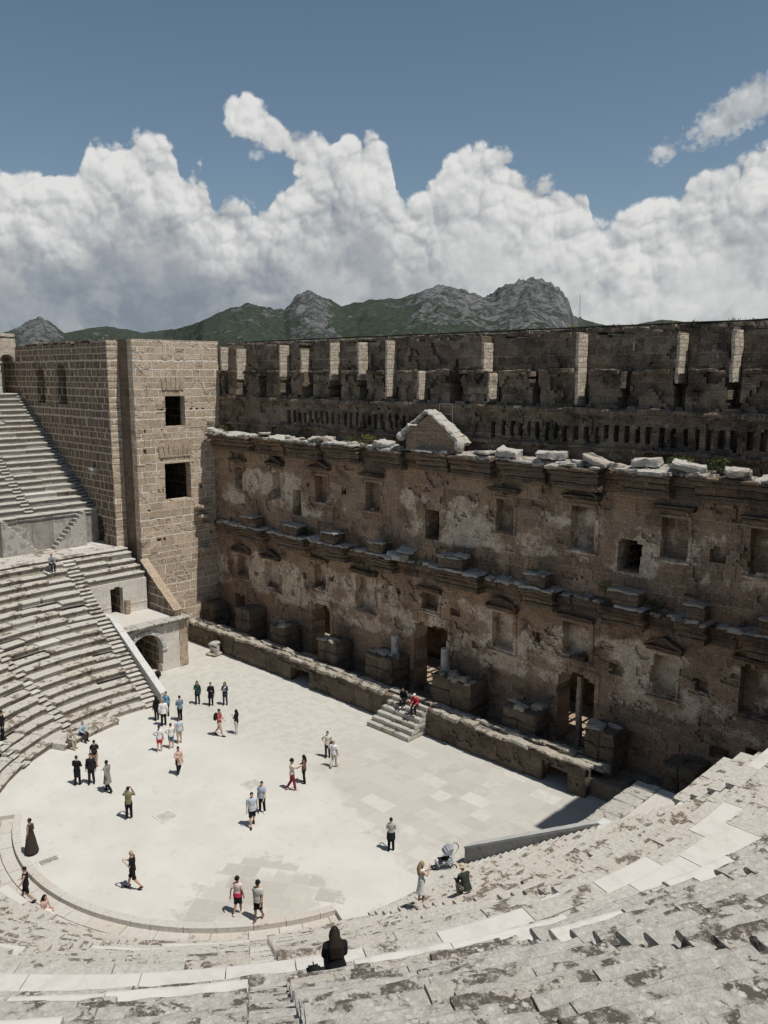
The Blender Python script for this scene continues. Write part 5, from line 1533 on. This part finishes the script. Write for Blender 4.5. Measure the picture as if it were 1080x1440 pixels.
        if 'c2' in top:   # lower part of a two-tone shirt
            mb = MB(); rr = [(lo - .005, .168, .128), (.04, .160, .118), (.13, .150, .112)]
            cl_tube(mb, [sp(0, 0, t[0]) for t in rr], [(t[1], t[2]) for t in rr], g + .006, 14, (1, 0, 0))
            fuse(mb, 'shirt_band', cloth(top['c2']), root, voxel)
    if bottom:
        c = bottom['c']; kind = bottom['kind']; mb = MB()
        if kind in ('trousers', 'shorts'):
            rr = [(-.09, .13, .105), (-.02, .158, .112), (.07, .155, .112), (.11, .142, .104)]
            cl_tube(mb, [sp(0, 0, t[0]) for t in rr], [(t[1], t[2]) for t in rr], .014, 12, (1, 0, 0))
            for p, r in legs:
                n = 7 if kind == 'trousers' else 3
                pp, rr_ = list(p[:n]), list(r[:n])
                if kind == 'shorts': pp.append(p[2].lerp(p[3], bottom.get('len', .6))); rr_.append(r[2] + .012)
                else: rr_[-1] += .012; rr_[-2] += .008
                cl_tube(mb, pp, rr_, .016, 10)
        else:
            z1 = bottom.get('z', .45); fl = bottom.get('flare', .09)
            if seated:
                cl_tube(mb, [(0, -.08, .10), (0, .1, .12), (0, .38, .13), (0, .47, .02), (0, .46, -.22)], [(.17, .12), (.19, .12), (.2, .10), (.2, .08), (.22, .09)], .01, 14, (1, 0, 0))
            else:
                cl_tube(mb, [(0, 0, 1.06), (0, 0, .92), (0, .01, .72), (0, .01, (z1 + .72) / 2), (0, 0, z1)], [(.13, .10), (.168, .125), (.175 + fl * .35, .135 + fl * .3), (.18 + fl * .65, .14 + fl * .7), (.19 + fl, .15 + fl)], .012, 14, (1, 0, 0))
        fuse(mb, kind if kind != 'skirt' else 'skirt', cloth(c), root, voxel)
    if shoes is not None:
        for heel, ank, toe in feet:
            mb = MB(); cl_tube(mb, [heel, ank + Vector((0, .01, -.035)), ank.lerp(toe, .65) + Vector((0, 0, -.014)), toe + (toe - ank).normalized() * .012], [.032, .043, .041, .025], .009, 9)
            mb.build('shoe', cloth(shoes), root, smooth=True, local=True)
    # eyes
    mb = MB()
    for s in (-1, 1): mb.ball(sc(hc + Vector((s * .030, .083, .012))), (.011 * k, .009 * k, .008 * k), 7, 5)
    mb.build('eyes', cloth((.015, .012, .01)), root, local=True)
    # hair
    hk, hcol = hair
    if hk != 'bald':
        mb = MB(); up = .004
        mb.ball(sc(hc + Vector((0, -.014, .020))), (.086 * k, .096 * k, .108 * k), 14, 10, zmin=-.30)
        if hk in ('long', 'verylong'):
            vl = hk == 'verylong'; L = -.34 if hk == 'long' else -.44
            P0 = Vector(sp(0, -.03, .75)); P1 = Vector(sp(0, -.085, .62)); P2 = Vector(sp(0, -.125, .48)); P3 = Vector(sp(0, -.13, .70 + L))
            mb.tube([sc(P0), sc(P1), sc(P2), sc(P3)], [(.075 * k, .06 * k), ((.108 if vl else .088) * k, .065 * k), ((.145 if vl else .10) * k, (.065 if vl else .045) * k), ((.12 if vl else .07) * k, .03 * k)], 12, (1, 0, 0))
            for s in (-1, 1): mb.tube([sc(hc + Vector((s * .07, .0, .03))), sc(hc + Vector((s * .083, .01, -.08))), sc(hc + Vector((s * .085, -.02, -.19)))], [.03 * k, .034 * k, .018 * k], 8)
        if hk == 'bun': mb.ball(sc(hc + Vector((0, -.09, .075))), .048 * k, 10, 8)
        if hk == 'tail': mb.tube([sc(hc + Vector((0, -.09, .03))), sc(hc + Vector((0, -.14, -.05))), sc(hc + Vector((0, -.12, -.20)))], [.03 * k, .032 * k, .012 * k], 8)
        if hk == 'curly':
            rr = random.Random(3)
            for q in range(34):
                a = rr.uniform(0, 6.28); e = rr.uniform(-.25, 1.4)
                mb.ball(sc(hc + Vector((math.cos(a) * math.cos(e) * .085, -.02 + math.sin(a) * math.cos(e) * .092, .03 + math.sin(e) * .10))), .038 * k, 7, 5)
        o = fuse(mb, 'hair', cloth(HAIRC[hcol], .6), root, max(.010, voxel * .7))
    if extra:
        for e in extra:
            if e[0] == 'hat':
                mb = MB(); b = hc + Vector((0, -.01, .055))
                mb.tube([sc(b), sc(b + Vector((0, 0, .012)))], [.15 * k, .145 * k], 16); mb.tube([sc(b), sc(b + Vector((0, 0, .06))), sc(b + Vector((0, 0, .085)))], [.095 * k, .088 * k, .05 * k], 14)
                mb.build('hat', cloth(e[1]), root, smooth=False, local=True)
            if e[0] == 'cap':
                mb = MB(); b = hc + Vector((0, -.01, .04)); mb.ball(sc(b), (.09 * k, .1 * k, .085 * k), 12, 8, zmin=-.1); mb.tube([sc(b + Vector((0, .07, .0))), sc(b + Vector((0, .15, -.01)))], [(.06 * k, .01 * k), (.045 * k, .008 * k)], 8, (1, 0, 0))
                mb.build('cap', cloth(e[1]), root, smooth=True, local=True)
            if e[0] == 'tied':   # a jacket tied round the waist
                mb = MB(); cl_tube(mb, [(0, 0, 1.0), (0, 0, .9), (0, -.04, .68), (0, -.05, .55)], [(.16, .12), (.175, .13), (.19, .14), (.15, .10)], .03, 14, (1, 0, 0)); fuse(mb, 'tied_jacket', cloth(e[1]), root, voxel)
            if e[0] == 'scarf':
                mb = MB(); mb.tube([sc(sp(-.10, .09, .50)), sc(sp(.02, .13, .38)), sc(sp(.12, .12, .22))], [.035 * k, .05 * k, .04 * k], 8); mb.tube([sc(sp(-.09, 0, .54)), sc(sp(0, .08, .53)), sc(sp(.09, 0, .54)), sc(sp(0, -.07, .54)), sc(sp(-.09, 0, .54))], [.03 * k] * 5, 8)
                mb.build('scarf', cloth(e[1]), root, smooth=True, local=True)
    return root

def local_to_world(root, p):
    M_ = Matrix.Translation(root.location) @ Matrix.Rotation(root.rotation_euler.z, 4, 'Z')
    return M_ @ Vector(p)
def backpack(root, h, c, label):
    k = h / 1.7; p = local_to_world(root, (0, -.22 * k, 1.02 * k))
    o = thing('backpack', label, 'backpack', p, root.rotation_euler.z)
    mb = MB(); mb.rbox((0, 0, .21 * k), (.30 * k, .17 * k, .46 * k), 0, .06, .008, .06, .5, freq=6); mb.build('pack', cloth(c), o, smooth=True, local=True)
    mb = MB(); mb.rbox((0, -.10 * k, .12 * k), (.22 * k, .06 * k, .20 * k), 0, .06, .006, .03, .5, freq=6); mb.build('pocket', cloth(tuple(x * 1.5 for x in c)), o, smooth=True, local=True)
    for s in (-1, 1):
        mb = MB(); mb.tube([(s * .10 * k, .07 * k, .42 * k), (s * .115 * k, .20 * k, .49 * k), (s * .12 * k, .34 * k, .38 * k), (s * .13 * k, .33 * k, .20 * k), (s * .12 * k, .08 * k, .05 * k)], [(.024 * k, .010 * k)] * 5, 6); mb.build('strap', cloth(c), o, local=True)
def held(root, h, label, cat, name, pos, size, c):
    k = h / 1.7; p = local_to_world(root, Vector(pos) * k)
    o = thing(name, label, cat, p, root.rotation_euler.z)
    mb = MB(); mb.rbox((0, 0, 0), size, 0, .05, 0, .012); mb.build('case', cloth(c, .4), o, local=True)
    mb = MB(); mb.box(-size[0] * .42, size[0] * .42, -size[1] * .5 - .002, -size[1] * .5, -size[2] * .42, size[2] * .42); mb.build('screen', cloth((.02, .02, .025), .2), o, local=True)
def handbag(root, h, label, pos, c):
    k = h / 1.7; p = local_to_world(root, Vector(pos) * k)
    o = thing('handbag', label, 'bag', p, root.rotation_euler.z)
    mb = MB(); mb.rbox((0, 0, 0), (.13, .30, .22), 0, .06, .008, .05, .5, freq=5); mb.build('bag_body', cloth(c), o, smooth=True, local=True)
    mb = MB(); mb.tube([(0, -.12, .10), (0, -.09, .30), (0, .0, .38), (0, .09, .30), (0, .12, .10)], [.010] * 5, 6); mb.build('strap', cloth(c), o, local=True)

S_ = lambda c, **k: dict(c=c, **k)
def TR(c): return dict(c=c, kind='trousers')
def SH_(c, ln=.6): return dict(c=c, kind='shorts', len=ln)
def SK(c, z, fl=.09): return dict(c=c, kind='skirt', z=z, flare=fl)
DENIM, NAVY, KHAKI, GREY = (.10, .15, .22), (.03, .04, .07), (.38, .30, .21), (.20, .195, .185)

person('woman in long dark dress with hair in a bun, standing at the kerb', (-1.92, -11.19, 0), 205, 1.74, 'stand', ('bag', 'down'), 'tan', ('bun', 'brown'), S_((.045, .032, .028), sleeve='none', name='dress_top'), SK((.045, .032, .028), .10, .14), (.1, .06, .04), fem=True)
p = person('bald man in black t-shirt and black shorts, striding alone towards the kerb', (3.91, -9.25, 0), 226, 1.80, 'walk', ('phone', 'phone'), 'light', ('bald', 'black'), S_(BLACK), SH_(BLACK, .9), (.05, .04, .03))
held(p, 1.8, 'small dark phone in the hands of the bald man in black', 'phone', 'phone', (0, .38, 1.27), (.075, .012, .15), (.02, .02, .02))
person('man in black tank top and black shorts, walking at the left edge of the photo', (1.25, -12.75, -.22), 235, 1.66, 'walk', ('cross', 'fwd'), 'light', ('short', 'black'), S_(BLACK, sleeve='none'), SH_(BLACK, .6), BLACK)
person('girl with long black hair sitting on the ground outside the kerb', (2.45, -12.55, -.20), 20, 1.62, 'sitground', ('lap', 'lap'), 'light', ('long', 'black'), S_((.55, .38, .36), sleeve='none'), SK((.6, .58, .56), .5), BLACK, .15, fem=True)
p = person('man in olive brown shirt and black trousers, seen from behind with arms raised', (-1.43, -6.52, 0), 138, 1.72, 'stand', ('camera', 'camera'), 'tan', ('short', 'black'), S_((.20, .175, .105), sleeve='long'), TR(BLACK), WHITE)
held(p, 1.72, 'phone held up by the man in the olive brown shirt', 'phone', 'phone', (0, .42, 1.49), (.15, .012, .075), (.03, .03, .03))
person('person in an open grey knee length coat and black trousers, striding', (-4.79, -5.92, 0), 200, 1.76, 'walk', ('cross', 'back'), 'dark', ('short', 'black'), S_((.23, .225, .21), sleeve='long', hem=-.42, flare=.05, name='coat'), TR(BLACK), BLACK, stride=.26)
person('man in long black coat seen from behind, left one of the two in black', (-6.62, -6.72, 0), 130, 1.68, 'stand', ('cross', 'cross'), 'light', ('short', 'brown'), S_(BLACK, sleeve='long', hem=-.40, name='coat'), TR(BLACK), BLACK)
person('man in black jacket facing the camera beside the one in the long black coat', (-6.22, -6.12, 0), -40, 1.74, 'stand', ('down', 'down'), 'light', ('short', 'black'), S_((.02, .02, .024), sleeve='long'), TR((.02, .02, .022)), BLACK)
p = person('man in black t-shirt and tan shorts with a dark backpack, seen from behind', (-7.88, -5.09, 0), 150, 1.62, 'stand', ('phone', 'down'), 'light', ('short', 'black'), S_(BLACK), SH_(KHAKI, .9), (.2, .15, .1))
backpack(p, 1.62, (.018, .018, .02), 'black backpack on the man in tan shorts near the left benches')
person('man all in beige sitting on the lowest left bench', (-11.3, -5.0, .40), 20, 1.68, 'sit', ('lap', 'lap'), 'light', ('short', 'grey'), S_((.36, .32, .27), sleeve='long'), TR((.40, .35, .28)), (.3, .22, .15), .25)
person('man in light blue shirt and dark trousers sitting on the lowest left bench', (-11.75, -4.0, .40), 12, 1.68, 'sit', ('lap', 'lap'), 'light', ('short', 'grey'), S_((.36, .45, .52), sleeve='long'), TR((.03, .032, .04)), BLACK, .2)
person('woman in pale pink coat and black leggings, walking alone', (-3.75, -2.23, 0), -20, 1.62, 'walk', ('cross', 'down'), 'tan', ('bun', 'black'), S_((.55, .38, .32), sleeve='long', hem=-.26, flare=.02, name='coat'), TR(BLACK), WHITE, stride=.25, fem=True)
person('woman in white t-shirt and red shorts standing with her back turned', (-7.01, -1.49, 0), 140, 1.64, 'stand', ('down', 'hip'), 'light', ('tail', 'brown'), S_((.66, .68, .70)), SH_((.50, .045, .06), .3), WHITE, fem=True)
person('woman in white top and short denim shorts, next to the red shorts', (-6.92, -.78, 0), 150, 1.56, 'stand', ('fwd', 'hip'), 'light', ('short', 'black'), S_(WHITE), SH_(DENIM, .2), (.4, .3, .25), fem=True)
person('man in pale blue shirt and beige shorts beside the short denim shorts', (-7.2, -.05, 0), 155, 1.62, 'stand', ('down', 'down'), 'light', ('short', 'brown'), S_((.46, .54, .60)), SH_((.42, .37, .30), .8), (.3, .25, .2))
person('broad man in white long shirt and black trousers, back turned, in the group', (-10.1, .62, 0), 150, 1.76, 'stand', ('down', 'down'), 'light', ('short', 'grey'), S_((.70, .69, .67), sleeve='long', hem=-.10, g=.035), TR(BLACK), BLACK)
person('woman with dark hair and black clothes half hidden behind the white shirt', (-11.15, .75, 0), 170, 1.62, 'stand', ('cross', 'down'), 'light', ('long', 'black'), S_(BLACK, sleeve='long'), TR(BLACK), BLACK, fem=True)
person('man in denim jacket and black trousers, rear right of the group by the parapet', (-10.0, 1.75, 0), 175, 1.68, 'stand', ('phone', 'phone'), 'light', ('short', 'black'), S_((.16, .22, .30), sleeve='long'), TR(BLACK), BLACK)
person('woman in bright blue jacket at the back of the group', (-11.3, 1.55, 0), -50, 1.66, 'stand', ('phone', 'down'), 'light', ('short', 'black'), S_((.15, .27, .38), sleeve='long'), TR((.03, .03, .04)), BLACK, fem=True)
p = person('person in dark clothes with a small backpack standing before the arched gateway', (-15.98, 3.66, 0), 200, 1.56, 'stand', ('cross', 'down'), 'light', ('short', 'black'), S_((.04, .04, .045), sleeve='long'), TR((.07, .08, .10)), BLACK)
backpack(p, 1.5, (.02, .02, .022), 'small black backpack worn by the person at the arched gateway')
person('woman with brown hair and dark green jacket, leftmost of three standing in a row', (-11.55, 4.06, 0), -45, 1.62, 'stand', ('phone', 'down'), 'light', ('long', 'brown'), S_((.025, .06, .055), sleeve='long', hem=-.12), TR(BLACK), BLACK, fem=True)
person('woman in black knee length coat, middle of three standing in a row', (-10.69, 4.55, 0), -35, 1.62, 'stand', ('cross', 'down'), 'light', ('short', 'black'), S_(BLACK, sleeve='long', hem=-.32, flare=.03, name='coat'), TR(BLACK), BLACK, fem=True)
person('woman in navy jacket with a white scarf, rightmost of three standing in a row', (-10.11, 5.29, 0), -50, 1.60, 'stand', ('cross', 'cross'), 'light', ('long', 'black'), S_((.035, .045, .085), sleeve='long', hem=-.14), TR((.03, .035, .06)), BLACK, fem=True, extra=[('scarf', (.6, .6, .62))])
p = person('man in red t-shirt and tan shorts walking with a black backpack', (-6.29, 2.21, 0), 40, 1.74, 'walk', ('phone', 'fwd'), 'light', ('short', 'black'), S_((.50, .09, .10)), SH_((.48, .38, .29), .9), (.02, .02, .02), stride=.28)
backpack(p, 1.74, (.02, .018, .02), 'black backpack on the back of the man in the red shirt')
person('woman in black top and light grey trousers facing the man in red', (-5.79, 3.12, 0), 200, 1.58, 'stand', ('phone', 'phone'), 'light', ('long', 'black'), S_(BLACK, sleeve='short'), TR((.50, .48, .45)), WHITE, fem=True)
p = person('man in cream shirt and black trousers behind the man in white', (.6, 4.94, 0), -50, 1.60, 'stand', ('hip', 'down'), 'light', ('short', 'brown'), S_((.60, .57, .50)), TR((.03, .028, .026)), BLACK)
handbag(p, 1.6, 'dark shoulder bag hanging at the side of the man in cream', (-.24, .04, .98), (.03, .028, .026))
person('bald man in white shirt and beige trousers, seen from behind', (1.78, 4.37, 0), 110, 1.62, 'walk', ('down', 'hip'), 'light', ('bald', 'grey'), S_((.68, .68, .70), sleeve='short', g=.032), TR((.50, .45, .37)), (.3, .2, .15), stride=.16)
person('woman with curly black hair, cream top and dark red trousers', (2.11, 1.06, 0), 60, 1.76, 'walk', ('point', 'down'), 'tan', ('curly', 'black'), S_((.60, .54, .46)), TR((.22, .025, .03)), (.5, .45, .4), stride=.2, fem=True)
person('woman in brown jacket and black trousers beside the curly haired one', (1.97, 2.01, 0), 215, 1.62, 'stand', ('cross', 'down'), 'tan', ('long', 'black'), S_((.14, .085, .06), sleeve='long', hem=-.12), TR(BLACK), BLACK, fem=True)
person('woman in light blue top and black trousers, taller looking one of the couple', (2.83, -1.49, 0), -60, 1.70, 'stand', ('down', 'fwd'), 'light', ('short', 'brown'), S_((.36, .42, .50), g=.04), TR(BLACK), WHITE, fem=True)
person('man in pale blue t-shirt and black shorts stepping towards the camera', (3.51, -2.61, 0), -30, 1.78, 'walk', ('down', 'back'), 'light', ('short', 'black'), S_((.45, .49, .54), g=.035), SH_(BLACK, .7), BLACK, stride=.25)
person('woman in grey top and black trousers with a black jacket tied round her waist', (9.84, .65, 0), 130, 1.64, 'stand', ('phone', 'phone'), 'light', ('bun', 'black'), S_((.36, .35, .33)), TR(BLACK), BLACK, fem=True, extra=[('tied', BLACK)])
person('young man in white shirt fading to red and dark shorts, back turned', (8.52, -7.07, 0), 120, 1.66, 'walk', ('down', 'back'), 'tan', ('curly', 'black'), S_((.62, .50, .50), c2=(.50, .04, .09), g=.03), SH_((.03, .03, .035), .9), WHITE, stride=.14)
person('young man in black and white patterned shirt and black shorts, facing the camera', (9.45, -6.73, 0), -60, 1.74, 'walk', ('back', 'fwd'), 'tan', ('curly', 'black'), S_((.48, .46, .43), g=.035), SH_(BLACK, .8), (.2, .1, .08), stride=.16)
p = person('woman with long fair hair in a white dress standing on the lower right benches', (15.9, -4.02, 2.60), 60, 1.64, 'stand', ('camera', 'phone'), 'light', ('verylong', 'blond'), S_((.68, .68, .67), sleeve='none', name='dress_top'), SK((.70, .70, .69), .42, .05), None, fem=True)
held(p, 1.64, 'dark camera held up by the woman in the white dress', 'camera', 'camera', (0, .40, 1.42), (.13, .08, .09), (.02, .02, .02))
person('man in dark green shirt and straw hat sitting on the lower right benches', (18.3, -4.35, 4.35), 165, 1.70, 'sit', ('lap', 'lap'), 'light', ('short', 'brown'), S_((.035, .04, .032), sleeve='long'), TR((.38, .34, .28)), (.2, .15, .1), .45, extra=[('hat', (.50, .42, .30))])
person('person in red jacket and white cap sitting at the top of the stone steps', (1.95, 11.05, 1.76), -70, 1.68, 'sit', ('lap', 'lap'), 'light', ('short', 'grey'), S_((.42, .03, .045), sleeve='long', g=.03), TR((.02, .02, .025)), BLACK, .35, extra=[('cap', (.75, .74, .72))])
person('person in black sitting in the shade at the top of the stone steps', (.75, 11.25, 1.76), -60, 1.64, 'sit', ('lap', 'down'), 'light', ('long', 'black'), S_(BLACK, sleeve='long'), TR(BLACK), WHITE, .3, fem=True)
person('person in blue grey shirt and dark trousers sitting high on the left benches', (-24.1, .15, 8.2), -5, 1.66, 'sit', ('lap', 'lap'), 'light', ('short', 'brown'), S_((.24, .25, .27), sleeve='long'), TR((.02, .025, .04)), BLACK, .2)
person('person in black standing on the benches at the far left edge', (-12.5, -8.3, 1.28), 60, 1.70, 'stand', ('down', 'cross'), 'light', ('short', 'black'), S_(BLACK, sleeve='long'), TR(BLACK), BLACK)
p = person('woman with long black hair in a black jacket sitting close by, seen from behind', (24.45, -15.98, 11.22), 146.8, 1.60, 'sit', ('lap', 'lap'), 'light', ('verylong', 'darkest'), S_((.010, .010, .012), sleeve='long', g=.05, hem=-.10, flare=.03, name='jacket'), TR((.015, .015, .018)), BLACK, .22, voxel=.012, fem=True)
hb = thing('handbag', 'black soft bag lying beside the woman with long black hair', 'bag', (24.27, -16.33, 11.21), R(146))
mb = MB(); mb.rbox((0, 0, .11), (.34, .26, .22), .2, .05, .02, .08, .5, freq=5); mb.build('bag_body', cloth((.014, .014, .016)), hb, smooth=True, local=True)
mb = MB(); mb.tube([(-.12, 0, .18), (-.08, .03, .30), (.06, .03, .31), (.12, 0, .18)], [.012] * 4, 6); mb.build('strap', cloth((.014, .014, .016)), hb, local=True)

# ------------------------------------------------------------------ pushchair
def pushchair():
    o = thing('pushchair', 'three wheeled pushchair with grey hood parked by the right parapet', 'pushchair', (12.55, 1.35, 0), R(150))
    dark, grey, met = cloth((.018, .018, .02), .5), cloth((.30, .32, .35)), cloth((.32, .32, .33), .4)
    def wheel(x, y, r):
        mb = MB(); n = 20
        pts = [(x, y + math.cos(2 * math.pi * i / n) * (r - .025), r + math.sin(2 * math.pi * i / n) * (r - .025)) for i in range(n + 1)]
        mb.tube(pts, [.026] * (n + 1), 6, (1, 0, 0)); w = mb.build('wheel', dark, o, local=True)
        mb = MB(); mb.tube([(x - .02, y, r), (x + .02, y, r)], [.03, .03], 8)
        for i in range(6): a = math.pi * i / 3; mb.tube([(x, y, r), (x, y + math.cos(a) * (r - .03), r + math.sin(a) * (r - .03))], [.007, .007], 4)
        mb.build('spokes', met, w, local=True)
    wheel(-.29, -.30, .16); wheel(.29, -.30, .16); wheel(0, .52, .13)
    mb = MB()
    for s in (-1, 1):
        mb.tube([(s * .27, -.30, .16), (s * .25, .0, .45), (s * .05, .50, .13)], [.016] * 3, 7)
        mb.tube([(s * .25, .05, .42), (s * .25, -.28, .72), (s * .25, -.52, 1.02)], [.014] * 3, 7)
    mb.tube([(-.29, -.3, .16), (.29, -.3, .16)], [.013] * 2, 6); mb.build('frame', met, o, local=True)
    mb = MB(); mb.tube([(-.25, -.52, 1.02), (-.12, -.58, 1.06), (.12, -.58, 1.06), (.25, -.52, 1.02)], [.02] * 4, 8); mb.build('handle', dark, o, local=True)
    mb = MB(); mb.rbox((0, .12, .46), (.40, .42, .07), 0, .06, .005, .03); mb.rbox((0, -.14, .70), (.40, .07, .52), 0, .06, .005, .03, .5, (.45, 0)); mb.build('seat', dark, o, local=True)
    mb = MB(); n = 9; V = []; F = []
    for i in range(n):
        a = -.35 + 1.75 * i / (n - 1)
        for j in range(9):
            x = -.24 + .48 * j / 8; sag = .03 * (i % 2); r = .34 - sag
            V.append((x, -.22 + math.sin(a) * r * (1 if 0 < j < 8 else .96), .72 + math.cos(a) * r * (1 - (abs(x) / .24) ** 4 * .12)))
    for i in range(n - 1):
        for j in range(8): F.append((i * 9 + j, i * 9 + j + 1, i * 9 + j + 10, i * 9 + j + 9))
    mb.add(V, F)
    for s in (-.24, .24): mb.add([(s, -.22, .72)] + [(s, -.22 + math.sin(-.35 + 1.75 * i / 8) * .32, .72 + math.cos(-.35 + 1.75 * i / 8) * .30) for i in range(9)], [list(range(10))])
    mb.build('hood', grey, o, local=True)
    mb = MB(); mb.rbox((0, -.18, .30), (.36, .36, .16), 0, .06, .01, .05, .5, freq=5); mb.build('basket', grey, o, local=True)
    mb = MB(); mb.rbox((0, .38, .30), (.34, .10, .28), 0, .06, .005, .03, .5, (-.5, 0)); mb.build('footmuff', grey, o, local=True)
pushchair()
